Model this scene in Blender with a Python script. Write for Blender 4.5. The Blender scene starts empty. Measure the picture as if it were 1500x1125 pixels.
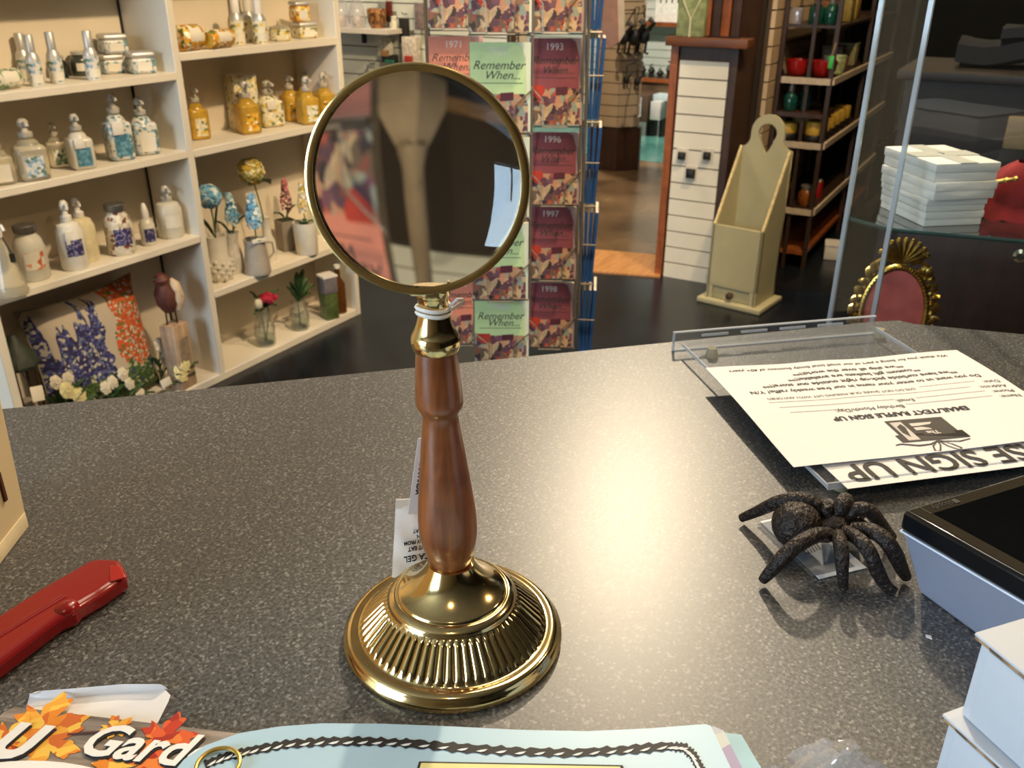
import bpy, bmesh, math, random
from mathutils import Vector as V, Matrix, Euler, noise as mnoise
random.seed(7)
SC = bpy.context.scene
COL = SC.collection
PI = math.pi
R = math.radians

# ---------------------------------------------------------------- camera
FPX, PITCH, ROLL, CAMZ, AZ = 1310.0, R(25.1), R(-0.24), 1.372, R(29.6)
_f = V((math.cos(AZ)*math.cos(PITCH), math.sin(AZ)*math.cos(PITCH), -math.sin(PITCH)))
_r0 = V((math.sin(AZ), -math.cos(AZ), 0))
_d0 = _f.cross(_r0)
_r = _r0*math.cos(ROLL) + _d0*math.sin(ROLL)
_d = -_r0*math.sin(ROLL) + _d0*math.cos(ROLL)
CAM = V((0, 0, CAMZ))
cam = bpy.data.cameras.new('camera')
cam.sensor_fit = 'HORIZONTAL'
cam.sensor_width = 36.0
cam.lens = FPX/1500*36.0
cam.clip_start = 0.02
cam.dof.use_dof = True
cam.dof.focus_distance = 0.56
cam.dof.aperture_fstop = 20.0
co = bpy.data.objects.new('camera', cam)
COL.objects.link(co)
m = Matrix((_r, -_d, -_f)).transposed().to_4x4()
m.translation = CAM
co.matrix_world = m
SC.camera = co

# ---------------------------------------------------------------- view, world, lights
SC.view_settings.view_transform = 'Standard'
SC.view_settings.look = 'None'
SC.view_settings.gamma = 1.0
SC.view_settings.use_curve_mapping = False
SC.view_settings.exposure = 0.48
w = bpy.data.worlds.new('world'); SC.world = w
w.use_nodes = True
w.node_tree.nodes['Background'].inputs[0].default_value = (0.75, 0.85, 1.0, 1)
w.node_tree.nodes['Background'].inputs[1].default_value = 0.35

def area(name, loc, target, sx, sy, power, col):
    l = bpy.data.lights.new(name, 'AREA'); l.shape = 'RECTANGLE'; l.size = sx; l.size_y = sy
    l.energy = power; l.color = col
    o = bpy.data.objects.new(name, l); COL.objects.link(o); o.location = loc
    o.rotation_euler = (V(target)-V(loc)).to_track_quat('-Z', 'Y').to_euler()
def spot(name, loc, target, power, col, size=R(95), blend=0.5, rad=0.045):
    l = bpy.data.lights.new(name, 'SPOT'); l.energy = power; l.color = col
    l.spot_size = size; l.spot_blend = blend; l.shadow_soft_size = rad
    o = bpy.data.objects.new(name, l); COL.objects.link(o); o.location = loc
    o.rotation_euler = (V(target)-V(loc)).to_track_quat('-Z', 'Y').to_euler()
WARM = (1.0, 0.74, 0.44)
DAY = (0.66, 0.83, 1.0)
area('window_daylight', (-2.5, 1.75, 1.75), (0.5, 0.9, 1.0), 1.5, 1.5, 95, DAY)
spot('ceiling_spot_counter', (2.75, 1.05, 2.75), (0.95, 0.12, 1.0), 225, (1, .82, .58), R(46), 1.0)
spot('ceiling_spot_shelf', (1.9, 0.5, 2.75), (2.0, 2.4, 0.7), 175, WARM, R(100))
spot('ceiling_spot_bin', (3.0, 0.3, 2.75), (3.9, 1.2, 0.5), 130, WARM, R(90))
spot('ceiling_spot_far', (5.6, 0.75, 2.75), (4.9, 0.5, 0.0), 28, WARM, R(90))
spot('ceiling_spot_backroom', (6.3, 3.0, 2.75), (7.4, 3.2, 0.2), 300, (1, .9, .75), R(130))
spot('added_spot_opening', (4.9, 2.1, 2.75), (5.8, 2.5, 0.3), 110, (1, .82, .6), R(110))  # added light to brighten the second pillar, no known lamp there
spot('ceiling_spot_rear', (-.7, -.35, 2.75), (.5, .25, 1.0), 20, WARM, R(80))
spot('ceiling_spot_case', (2.2, -1.2, 2.75), (1.45, .1, 1.0), 70, WARM, R(60))
area('added_fill_shop', (1.7, .4, 2.88), (1.7, .4, 0), 1.0, 1.0, 20, (1, .84, .62))  # added soft fill from overhead to lift the shadows, not a known fixture
spot('ceiling_spot_backwall', (3.4, 3.2, 2.75), (4.3, 3.1, 0.8), 90, (1, .86, .66), R(110))

# ---------------------------------------------------------------- pixel -> point on a known plane
def ray(x, y): return _f + _r*((x-750)/FPX) + _d*((y-562.5)/FPX)
def at(x, y, Z=None, X=None, Y=None, H=None):
    d = ray(x, y)
    if Z is not None: t = (Z-CAMZ)/d.z
    elif X is not None: t = X/d.x
    elif Y is not None: t = Y/d.y
    else: t = H/math.hypot(d.x, d.y)
    return CAM + d*t
def measure(px, yb, yt, wpx, Z):
    """point where a thing stands, its width and height, from base pixel, top row and pixel width on a shelf of height Z"""
    p = at(px, yb, Z=Z)
    depth = (p-CAM).dot(_f)
    w = wpx*depth/FPX
    h0 = math.hypot(p.x, p.y)
    dirv = V((p.x, p.y, 0)).normalized()
    c = p + dirv*(w*0.5)
    lo, hi = 0.0, 1.2
    for _ in range(40):
        mid = (lo+hi)/2
        q = c + V((0, 0, mid)) - CAM
        y = 562.5 + FPX*q.dot(_d)/q.dot(_f)
        if y > yt: lo = mid
        else: hi = mid
    return c, w, lo

# ---------------------------------------------------------------- materials
MATS = {}
def mk(name):
    m = bpy.data.materials.new(name); m.use_nodes = True
    nt = m.node_tree; b = nt.nodes['Principled BSDF']
    return m, nt, b
def rgba(c): return (c[0], c[1], c[2], 1)
def hexc(s):
    s = s.lstrip('#'); o = []
    for i in (0, 2, 4):
        v = int(s[i:i+2], 16)/255; o.append(v/12.92 if v <= 0.04045 else ((v+0.055)/1.055)**2.4)
    return tuple(o)
def C_(c): return hexc(c) if isinstance(c, str) else c
def node(nt, t, **k):
    n = nt.nodes.new(t)
    for a, v in k.items():
        if a.startswith('i_'): n.inputs[a[2:].replace('_', ' ')].default_value = v
        else: setattr(n, a, v)
    return n
def ramp(nt, fac, stops, interp='LINEAR'):
    n = nt.nodes.new('ShaderNodeValToRGB'); n.color_ramp.interpolation = interp
    e = n.color_ramp.elements
    while len(e) < len(stops): e.new(0.5)
    for i, (p, c) in enumerate(stops):
        e[i].position = p; e[i].color = rgba(C_(c))
    nt.links.new(fac, n.inputs[0]); return n.outputs[0]
def coords(nt, scale=(1, 1, 1), kind='Object'):
    tc = nt.nodes.new('ShaderNodeTexCoord'); mp = nt.nodes.new('ShaderNodeMapping')
    mp.inputs['Scale'].default_value = scale
    nt.links.new(tc.outputs[kind], mp.inputs[0]); return mp.outputs[0]
def mixc(nt, fac, a, b):
    n = nt.nodes.new('ShaderNodeMix'); n.data_type = 'RGBA'
    for sock, v in ((n.inputs[0], fac), (n.inputs[6], a), (n.inputs[7], b)):
        if hasattr(v, 'is_linked'): nt.links.new(v, sock)
        elif isinstance(v, (int, float)): sock.default_value = v
        else: sock.default_value = rgba(C_(v))
    return n.outputs[2]
def mathn(nt, op, a, b=0.0):
    n = nt.nodes.new('ShaderNodeMath'); n.operation = op
    for i, v in enumerate((a, b)):
        if hasattr(v, 'is_linked'): nt.links.new(v, n.inputs[i])
        else: n.inputs[i].default_value = v
    return n.outputs[0]
def bump(nt, b, h, strength=0.2, dist=0.001):
    n = nt.nodes.new('ShaderNodeBump'); n.inputs['Strength'].default_value = strength
    n.inputs['Distance'].default_value = dist
    nt.links.new(h, n.inputs['Height']); nt.links.new(n.outputs[0], b.inputs['Normal'])
def plain(name, col, rough=0.5, metal=0.0, spec=0.5, var=0.12, scale=40.0, bmp=0.0, trans=0.0, ior=1.45, sub=0.0, coat=0.0):
    if name in MATS: return MATS[name]
    m, nt, b = mk(name); c = C_(col)
    b.inputs['Roughness'].default_value = rough; b.inputs['Metallic'].default_value = metal
    b.inputs['Specular IOR Level'].default_value = spec; b.inputs['IOR'].default_value = ior
    b.inputs['Transmission Weight'].default_value = trans; b.inputs['Coat Weight'].default_value = coat
    n = node(nt, 'ShaderNodeTexNoise', i_Scale=scale, i_Detail=3.0)
    nt.links.new(coords(nt), n.inputs['Vector'])
    lo = tuple(max(0, v*(1-var)) for v in c); hi = tuple(min(1, v*(1+var)) for v in c)
    nt.links.new(ramp(nt, n.outputs['Fac'], [(0.3, lo), (0.7, hi)]), b.inputs['Base Color'])
    if bmp: bump(nt, b, n.outputs['Fac'], bmp, .003)
    MATS[name] = m; return m
def wood(name, dark, light, scale=(60, 60, 4), rough=0.35, coat=0.0, fig=0.5):
    if name in MATS: return MATS[name]
    m, nt, b = mk(name); b.inputs['Roughness'].default_value = rough; b.inputs['Coat Weight'].default_value = coat
    b.inputs['Coat Roughness'].default_value = 0.12
    v = coords(nt, scale)
    n = node(nt, 'ShaderNodeTexNoise', i_Scale=1.0, i_Detail=6.0, i_Roughness=0.65, i_Distortion=0.6)
    nt.links.new(v, n.inputs['Vector'])
    n2 = node(nt, 'ShaderNodeTexNoise', i_Scale=1.0, i_Detail=2.0)
    nt.links.new(coords(nt, (scale[0]*0.12, scale[1]*0.12, scale[2]*8)), n2.inputs['Vector'])
    f = mathn(nt, 'ADD', mathn(nt, 'MULTIPLY', n.outputs['Fac'], 1-fig*0.5), mathn(nt, 'MULTIPLY', n2.outputs['Fac'], fig*0.5))
    nt.links.new(ramp(nt, f, [(0.35, dark), (0.65, light)]), b.inputs['Base Color'])
    bump(nt, b, n.outputs['Fac'], 0.08)
    MATS[name] = m; return m
def cells(name, cols, scale=60, rough=0.5, distort=0.0, kind='Object', stretch=(1, 1, 1), metal=0.0, trans=0.0, coat=0.0):
    """printed pattern: random patches of the given colours"""
    if name in MATS: return MATS[name]
    m, nt, b = mk(name); b.inputs['Roughness'].default_value = rough; b.inputs['Metallic'].default_value = metal
    b.inputs['Transmission Weight'].default_value = trans; b.inputs['Coat Weight'].default_value = coat
    v = coords(nt, stretch, kind)
    if distort:
        nz = node(nt, 'ShaderNodeTexNoise', i_Scale=scale*0.7, i_Detail=2.0); nt.links.new(v, nz.inputs['Vector'])
        mx = nt.nodes.new('ShaderNodeVectorMath'); mx.operation = 'MULTIPLY_ADD'
        nt.links.new(nz.outputs['Color'], mx.inputs[0]); mx.inputs[1].default_value = (distort,)*3
        nt.links.new(v, mx.inputs[2]); v = mx.outputs[0]
    vo = node(nt, 'ShaderNodeTexVoronoi', i_Scale=float(scale)); nt.links.new(v, vo.inputs['Vector'])
    sp = nt.nodes.new('ShaderNodeSeparateColor'); nt.links.new(vo.outputs['Color'], sp.inputs[0])
    n = len(cols)
    nt.links.new(ramp(nt, sp.outputs[0], [(i/n, c) for i, c in enumerate(cols)], 'CONSTANT'), b.inputs['Base Color'])
    MATS[name] = m; return m
def thin_glass(name, tint=(1, 1, 1), refl=1.0, rough=0.0, haze=0.0):
    if name in MATS: return MATS[name]
    m = bpy.data.materials.new(name); m.use_nodes = True; nt = m.node_tree; nt.nodes.clear()
    out = nt.nodes.new('ShaderNodeOutputMaterial')
    tr = nt.nodes.new('ShaderNodeBsdfTransparent'); tr.inputs[0].default_value = rgba(tint)
    gl = nt.nodes.new('ShaderNodeBsdfGlossy'); gl.inputs['Roughness'].default_value = rough
    fr = nt.nodes.new('ShaderNodeFresnel'); ge = nt.nodes.new('ShaderNodeNewGeometry')   # same reflectance on both faces of a pane
    nt.links.new(mathn(nt, 'SUBTRACT', 1.45, mathn(nt, 'MULTIPLY', ge.outputs['Backfacing'], 1.45-1/1.45)), fr.inputs[0])
    mx = nt.nodes.new('ShaderNodeMixShader')
    nt.links.new(mathn(nt, 'MULTIPLY', fr.outputs[0], refl), mx.inputs[0])
    nt.links.new(tr.outputs[0], mx.inputs[1]); nt.links.new(gl.outputs[0], mx.inputs[2])
    res = mx.outputs[0]
    if haze:
        df = nt.nodes.new('ShaderNodeBsdfDiffuse'); df.inputs[0].default_value = (0.85, 0.87, 0.9, 1)
        m2 = nt.nodes.new('ShaderNodeMixShader'); m2.inputs[0].default_value = haze
        nt.links.new(res, m2.inputs[1]); nt.links.new(df.outputs[0], m2.inputs[2]); res = m2.outputs[0]
    nt.links.new(res, out.inputs[0])
    MATS[name] = m; return m

def counter_mat():
    m, nt, b = mk('speckled_laminate')
    b.inputs['Roughness'].default_value = 0.42
    v = coords(nt)
    n1 = node(nt, 'ShaderNodeTexNoise', i_Scale=420.0, i_Detail=4.0, i_Roughness=0.65); nt.links.new(v, n1.inputs['Vector'])
    n2 = node(nt, 'ShaderNodeTexVoronoi', i_Scale=620.0); nt.links.new(v, n2.inputs['Vector'])
    sp = nt.nodes.new('ShaderNodeSeparateColor'); nt.links.new(n2.outputs['Color'], sp.inputs[0])
    base = ramp(nt, n1.outputs['Fac'], [(0.34, (0.023, 0.023, 0.024)), (0.5, (0.066, 0.066, 0.065)), (0.68, (0.148, 0.146, 0.142))])
    speck = ramp(nt, sp.outputs[0], [(0.0, (0, 0, 0)), (0.90, (0, 0, 0)), (0.93, (1, 1, 1))])
    nt.links.new(mixc(nt, mathn(nt, 'MULTIPLY', speck, 0.35), base, (0.38, 0.37, 0.35)), b.inputs['Base Color'])
    rr = nt.nodes.new('ShaderNodeMapRange'); rr.inputs[3].default_value = 0.31; rr.inputs[4].default_value = 0.47
    nt.links.new(n1.outputs['Fac'], rr.inputs[0]); nt.links.new(rr.outputs[0], b.inputs['Roughness'])
    bump(nt, b, n1.outputs['Fac'], 0.12, 0.0004)
    return m
def floor_mat(name, a, bb, rough):
    m, nt, b = mk(name); b.inputs['Roughness'].default_value = rough
    n = node(nt, 'ShaderNodeTexNoise', i_Scale=2.2, i_Detail=8.0, i_Roughness=0.65); nt.links.new(coords(nt), n.inputs['Vector'])
    nt.links.new(ramp(nt, n.outputs['Fac'], [(0.35, a), (0.68, bb)]), b.inputs['Base Color'])
    return m
def pillow_mat():
    """printed cushion: blue flower spikes at the left, orange blooms at the right, leaves below, cream cloth"""
    m, nt, b = mk('printed_cushion'); b.inputs['Roughness'].default_value = 0.85
    tc = nt.nodes.new('ShaderNodeTexCoord'); sx = nt.nodes.new('ShaderNodeSeparateXYZ'); nt.links.new(tc.outputs['Generated'], sx.inputs[0])
    x, z = sx.outputs[0], sx.outputs[2]
    def vor(scale, st):
        mp = nt.nodes.new('ShaderNodeMapping'); mp.inputs['Scale'].default_value = st; nt.links.new(tc.outputs['Generated'], mp.inputs[0])
        vo = node(nt, 'ShaderNodeTexVoronoi', i_Scale=scale); nt.links.new(mp.outputs[0], vo.inputs['Vector'])
        sp = nt.nodes.new('ShaderNodeSeparateColor'); nt.links.new(vo.outputs['Color'], sp.inputs[0]); return sp.outputs[0], sp.outputs[1]
    def wave(st):
        mp = nt.nodes.new('ShaderNodeMapping'); mp.inputs['Scale'].default_value = st; nt.links.new(tc.outputs['Generated'], mp.inputs[0])
        n = node(nt, 'ShaderNodeTexNoise', i_Scale=1.0, i_Detail=2.0); nt.links.new(mp.outputs[0], n.inputs['Vector']); return n.outputs['Fac']
    r1, r2 = vor(48.0, (1, .1, 1)); r3, r4 = vor(52.0, (1, .1, 1))
    cream = '#b9ad9c'
    blue = ramp(nt, r1, [(0, '#2a2950'), (.3, '#3c3f7c'), (.5, '#5a5f93'), (.66, '#322a5a'), (.78, '#b9b4a8'), (.9, '#6d7a8a')], 'CONSTANT')
    orange = ramp(nt, r2, [(0, '#c9582a'), (.35, '#b84a20'), (.5, '#7d6a30'), (.62, '#cfc3ae'), (.72, '#c9682f'), (.86, '#5d6a35')], 'CONSTANT')
    green = ramp(nt, r3, [(0, '#3f5a2c'), (.35, '#566f3b'), (.6, '#2f4426'), (.8, '#b7b594'), (.92, '#3a4070')], 'CONSTANT')
    spikes = mathn(nt, 'GREATER_THAN', mathn(nt, 'SUBTRACT', wave((9, .1, 1.2)), mathn(nt, 'MULTIPLY', mathn(nt, 'SUBTRACT', z, .55), .45)), .40)
    left = mathn(nt, 'LESS_THAN', mathn(nt, 'ADD', x, mathn(nt, 'MULTIPLY', wave((5, .1, 5)), .2)), .64)
    right = mathn(nt, 'GREATER_THAN', mathn(nt, 'ADD', x, mathn(nt, 'MULTIPLY', wave((6, .1, 6)), .22)), .74)
    low = mathn(nt, 'LESS_THAN', mathn(nt, 'ADD', z, mathn(nt, 'MULTIPLY', wave((8, .1, 3)), .3)), .46)
    c = mixc(nt, mathn(nt, 'MULTIPLY', left, spikes), cream, blue)
    c = mixc(nt, mathn(nt, 'MULTIPLY', right, mathn(nt, 'LESS_THAN', r4, .82)), c, orange)
    c = mixc(nt, low, c, green)
    nt.links.new(c, b.inputs['Base Color']); return m

# ---------------------------------------------------------------- geometry helpers
class G:
    def __init__(self): self.bm = bmesh.new()
    def box(self, c, s, rz=0.0, bev=0.0, seg=2, M=None):
        t = Matrix.Translation(c) @ Matrix.Rotation(rz, 4, 'Z') @ Matrix.Diagonal((s[0], s[1], s[2], 1))
        if M is not None: t = M @ t
        g = bmesh.ops.create_cube(self.bm, size=1.0, matrix=t)
        if bev:
            es = list({e for v in g['verts'] for e in v.link_edges})
            bmesh.ops.bevel(self.bm, geom=es, offset=bev, segments=seg, profile=0.5, affect='EDGES', clamp_overlap=True)
        return self
    def lathe(self, prof, seg=24, c=(0, 0, 0), cap=True, M=None, fl=None):
        c = V(c); rings = []
        for r, z in prof:
            ring = []
            for i in range(seg):
                a = 2*PI*i/seg
                rr, zz = (r, z) if fl is None else fl(r, z, a)
                p = V((rr*math.cos(a), rr*math.sin(a), zz)) + c
                if M is not None: p = M @ p
                ring.append(self.bm.verts.new(p))
            rings.append(ring)
        for a, b in zip(rings, rings[1:]):
            for i in range(seg):
                j = (i+1) % seg
                self.bm.faces.new((a[i], a[j], b[j], b[i]))
        if cap:
            self.bm.faces.new(list(reversed(rings[0]))); self.bm.faces.new(rings[-1])
        return self
    def tube(self, pts, rad, seg=8, closed=False, flat=1.0):
        pts = [V(p) for p in pts]; n = len(pts)
        rads = rad if isinstance(rad, (list, tuple)) else [rad]*n
        rings = []; up = None
        for i, p in enumerate(pts):
            t = (pts[(i+1) % n]-pts[i-1]) if (closed or 0 < i < n-1) else (pts[1]-pts[0] if i == 0 else pts[-1]-pts[-2])
            t = t.normalized() if t.length > 1e-9 else V((0, 0, 1))
            if up is None:
                up = V((0, 0, 1)) if abs(t.z) < 0.9 else V((1, 0, 0))
            u = (up - t*up.dot(t))
            u = u.normalized() if u.length > 1e-6 else t.orthogonal().normalized()
            up = u; s = t.cross(u)
            rings.append([self.bm.verts.new(p + (s*math.cos(2*PI*k/seg) + u*math.sin(2*PI*k/seg)*flat)*rads[i]) for k in range(seg)])
        rr = rings + ([rings[0]] if closed else [])
        for a, b in zip(rr, rr[1:]):
            for k in range(seg):
                self.bm.faces.new((a[k], a[(k+1) % seg], b[(k+1) % seg], b[k]))
        if not closed:
            self.bm.faces.new(list(reversed(rings[0]))); self.bm.faces.new(rings[-1])
        return self
    def prism(self, poly, z0, z1, M=None):
        """outline in the xy plane, given thickness"""
        lo = [V((p[0], p[1], z0)) for p in poly]; hi = [V((p[0], p[1], z1)) for p in poly]
        if M is not None: lo = [M @ p for p in lo]; hi = [M @ p for p in hi]
        a = [self.bm.verts.new(p) for p in lo]; b = [self.bm.verts.new(p) for p in hi]; n = len(a)
        f1 = self.bm.faces.new(list(reversed(a))); f2 = self.bm.faces.new(b)
        for i in range(n): self.bm.faces.new((a[i], a[(i+1) % n], b[(i+1) % n], b[i]))
        return self
    def ball(self, c, r, sc=(1, 1, 1), sub=2, jit=0.0, rot=None):
        t = Matrix.Translation(c)
        if rot is not None: t = t @ rot
        t = t @ Matrix.Diagonal((r*sc[0], r*sc[1], r*sc[2], 1))
        g = bmesh.ops.create_icosphere(self.bm, subdivisions=sub, radius=1.0, matrix=t)
        if jit:
            cc = V(c)
            for v in g['verts']: v.co = cc + (v.co-cc)*(1+random.uniform(-jit, jit))
        return self
    def sheet(self, nx, ny, fn, thick=0.0):
        """grid surface fn(u, v) -> point, u and v in 0..1; thick gives it a back"""
        def lay(off):
            return [[self.bm.verts.new(V(fn(i/nx, j/ny)) + off) for j in range(ny+1)] for i in range(nx+1)]
        A = lay(V((0, 0, 0)))
        for i in range(nx):
            for j in range(ny): self.bm.faces.new((A[i][j], A[i+1][j], A[i+1][j+1], A[i][j+1]))
        if thick:
            B = lay(V((0, 0, -thick)))
            for i in range(nx):
                for j in range(ny): self.bm.faces.new((B[i][j+1], B[i+1][j+1], B[i+1][j], B[i][j]))
            def side(ra, rb):
                for k in range(len(ra)-1): self.bm.faces.new((ra[k], rb[k], rb[k+1], ra[k+1]))
            side([A[i][0] for i in range(nx+1)], [B[i][0] for i in range(nx+1)])
            side([A[i][ny] for i in range(nx, -1, -1)], [B[i][ny] for i in range(nx, -1, -1)])
            side(A[0][::-1], B[0][::-1]); side(A[nx], B[nx])
        return self
    def obj(self, name, mat, parent=None, loc=None, rot=None, smooth=40, bev=0.0):
        bm = self.bm
        bmesh.ops.recalc_face_normals(bm, faces=bm.faces)
        me = bpy.data.meshes.new(name); bm.to_mesh(me); bm.free()
        return put(name, me, mat, parent, loc, rot, smooth, bev)
def put(name, me, mat, parent=None, loc=None, rot=None, smooth=40, bev=0.0):
    if mat is not None and not me.materials: me.materials.append(mat)
    if smooth and not me.get('done'):
        for p in me.polygons: p.use_smooth = True
        me.set_sharp_from_angle(angle=R(smooth))
    o = bpy.data.objects.new(name, me); COL.objects.link(o)
    if parent is not None: o.parent = parent
    if loc is not None: o.location = loc
    if rot is not None: o.rotation_euler = rot
    if bev:
        md = o.modifiers.new('bevel', 'BEVEL'); md.width = bev; md.segments = 2; md.limit_method = 'ANGLE'; md.angle_limit = R(50)
    return o
def tag(o, label, cat, group=None):
    o['label'] = label; o['category'] = cat
    if group: o['group'] = group
    return o
def thing(name, label, cat, loc=(0, 0, 0), rot=(0, 0, 0), group=None):
    o = bpy.data.objects.new(name, None); COL.objects.link(o)
    o.empty_display_size = 0.02; o.location = loc
    o.rotation_euler = rot if not isinstance(rot, (int, float)) else (0, 0, rot)
    return tag(o, label, cat, group)
def struct(o):
    o['kind'] = 'structure'; return o
def sroot(name, loc=(0, 0, 0)):
    o = bpy.data.objects.new(name, None); COL.objects.link(o); o.location = loc; return struct(o)
TXT = {}
def text(name, body, size, mat, parent, loc, rot=(0, 0, 0), align='CENTER', shear=0.0, bold=0.0, ext=0.00015, sx=1.0, label=None):
    key = (body, size, align, shear, bold, ext, mat.name, sx)
    if key not in TXT:
        cu = bpy.data.curves.new('t', 'FONT'); cu.body = body; cu.size = size; cu.align_x = align; cu.align_y = 'CENTER'
        cu.shear = shear; cu.offset = bold; cu.extrude = ext; cu.resolution_u = 3
        to = bpy.data.objects.new('t', cu); COL.objects.link(to)
        dg = bpy.context.evaluated_depsgraph_get()
        me = bpy.data.meshes.new_from_object(to.evaluated_get(dg))
        bpy.data.objects.remove(to); bpy.data.curves.remove(cu)
        me.name = name; me.materials.clear(); me.materials.append(mat)
        if sx != 1.0:
            for v in me.vertices: v.co.x *= sx
        TXT[key] = me
    o = put(name, TXT[key], None, parent, loc, rot, smooth=0)
    if label: o['label'] = label
    return o
def frame_euler(xd, yd):
    x = V(xd).normalized(); z = x.cross(V(yd)).normalized(); y = z.cross(x)
    return Matrix((x, y, z)).transposed().to_euler()
# ================================================================ the room
M_white = plain('white_paint', '#d9d2c6', 0.5, var=.04, scale=6)
M_slatw = plain('white_slat_laminate', '#dcd6c4', 0.45, var=.04, scale=8)
M_slatb = plain('pale_slat_laminate', '#d3d8cf', 0.45, var=.04, scale=8)
M_slatt = plain('tan_slat_laminate', '#c2a987', 0.5, var=.06, scale=8)
M_groove = plain('dark_groove', '#4a3c2c', 0.7)
M_orange = wood('orange_stained_wood', '#6f3717', '#a35a28', (40, 40, 4), .4)
M_brownw = wood('dark_brown_wood', '#2c1a10', '#4c2f1c', (40, 40, 4), .5)
M_redw = wood('red_brown_beam', '#4d2a14', '#77431f', (40, 4, 40), .5)
M_wall = plain('warm_wall_paint', '#cdbfa6', 0.8, var=.05, scale=3)
M_darkwall = plain('dark_wall_paint', '#2a2019', 0.8, var=.15, scale=3)
M_ceil = plain('ceiling_paint', '#b8afa2', 0.9, var=.06, scale=3)
M_black = plain('black_metal', '#17140f', 0.5, var=.2)
M_chrome = plain('chrome', '#c9c9c9', .18, 1.0, var=.05)

def slab(name, x0, x1, y0, y1, z0, z1, mat):
    return struct(G().box(((x0+x1)/2, (y0+y1)/2, (z0+z1)/2), (x1-x0, y1-y0, z1-z0)).obj(name, mat))
slab('floor', -2.6, 4.12, -4.2, 4.6, -.06, 0, floor_mat('dark_sealed_concrete', '#070b12', '#141c27', .26))
slab('floor_side_room', 4.12, 9.3, -4.2, 1.12, -.06, 0, floor_mat('dark_side_floor', '#090c11', '#1a1f25', .3))
slab('floor_back_room', 4.12, 6.62, 1.12, 6.2, -.06, -.002, floor_mat('brown_polished_concrete', '#4a3826', '#7d6346', .22))
slab('floor_teal', 6.62, 9.3, 1.12, 6.2, -.06, 0, floor_mat('teal_painted_floor', '#2f6a66', '#5f9a92', .22))
slab('ceiling', -2.6, 9.3, -4.2, 6.2, 2.9, 2.96, M_ceil)
slab('wall_left', -2.6, 2.86, 2.60, 2.72, 0, 2.9, M_wall)
slab('wall_left_return', 2.80, 2.86, 2.72, 4.6, 0, 2.9, M_wall)
slab('wall_left_outer', 2.86, 9.3, 6.14, 6.2, 0, 2.9, M_wall)
slab('wall_right', -2.6, 9.3, -4.2, -4.14, 0, 2.9, M_darkwall)
slab('wall_rear_low', -2.66, -2.6, -4.2, 2.72, 0, .95, M_wall)
slab('wall_rear_high', -2.66, -2.6, -4.2, 2.72, 2.55, 2.9, M_wall)
slab('wall_rear_side', -2.66, -2.6, -4.2, .93, .95, 2.55, M_wall)
slab('wall_far_dark', 9.24, 9.3, -4.2, 1.12, 0, 2.9, M_darkwall)
slab('wall_far_pale', 9.24, 9.3, 1.12, 6.2, 0, 2.9, M_slatb)
slab('wall_header', 4.30, 4.36, 1.12, 2.42, 2.25, 2.9, M_wall)
wf = sroot('window_1', (-2.62, 1.78, .95))
for dy in (-.8, -.27, .27, .8): G().box((0, dy, .8), (.05, .05, 1.6)).obj('window_frame', M_white, wf)
for dz in (.025, 1.575): G().box((0, 0, dz), (.05, 1.6, .05)).obj('window_frame', M_white, wf)
for dy in (-.535, 0, .535): G().box((0, dy, .8), (.006, .47, 1.5)).obj('pane', thin_glass('window_pane', (.95, .98, 1)), wf)
# threshold strip between the two floors
def woodstrip():
    a, b, c, d = at(868, 366, Z=.004), at(967, 374, Z=.004), at(967, 406, Z=.004), at(866, 398, Z=.004)
    g = G().prism([(p.x, p.y) for p in (a, b, c, d)], 0.0, .008)
    return struct(g.obj('trim_1', wood('threshold_wood', '#a0693a', '#c9955c', (8, 60, 60), .4)))
woodstrip()

def slat_wall(name, axis, pos, a0, a1, z0, n, mat, depth=.018, pitch=.0775, side=-1, core=M_groove):
    """slatted display panel: a backing with separate slats; axis 'x' = panel of constant x"""
    rt = sroot(name)
    zt = z0+n*pitch
    def bx(nm, off, d, zz0, zz1, mt, e=0.0):
        if axis == 'x': c, s = (pos+side*off, (a0+a1)/2, (zz0+zz1)/2), (d, a1-a0-e, zz1-zz0)
        else: c, s = ((a0+a1)/2, pos+side*off, (zz0+zz1)/2), (a1-a0-e, d, zz1-zz0)
        return G().box(c, s).obj(nm, mt, rt)
    bx('backing', -.01, .02, z0, zt, core)
    for i in range(n):
        bx('slat', depth/2, depth, z0+i*pitch, z0+(i+1)*pitch-.006, mat)
    return rt
# pillar with slatted face
pl = sroot('wall_pillar')
G().box((4.16, 1.315, 1.40), (.28, .29, 2.8)).obj('core', M_brownw, pl)
G().box((4.01, 1.452, .535), (.03, .034, 1.07)).obj('post', M_orange, pl)
G().box((4.01, 1.182, .535), (.03, .032, 1.07)).obj('post', M_brownw, pl)
G().box((4.0, 1.30, 1.075), (.10, .365, .038), bev=.004).obj('cap_beam', M_redw, pl)
for i, yy in enumerate((1.19, 1.235, 1.275, 1.32, 1.37)):
    G().box((4.005, yy, 1.60), (.03, .038, 1.0), bev=.003).obj('board', (M_brownw, M_orange)[i % 2], pl)
slat_wall('wall_pillar_panel', 'x', 4.012, 1.203, 1.424, .0, 13, M_slatw, .016, .0770)
slat_wall('wall_far_slats', 'x', 4.30, 2.42, 4.55, .42, 13, M_slatb, .02, .0765)
slat_wall('wall_side_slats', 'y', 1.13, 4.32, 5.5, .05, 17, M_slatt, .02, .0765)
slab('wall_far_core', 4.322, 4.40, 2.42, 4.6, .42, 2.9, M_wall)
slab('wall_far_base', 4.26, 4.40, 2.42, 4.6, 0, .415, M_darkwall)
t = thing('display_pedestal', 'pale pedestal with flared foot seen upside down through the lens', 'pedestal', (4.02, 2.88, 0), R(20))
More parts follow.
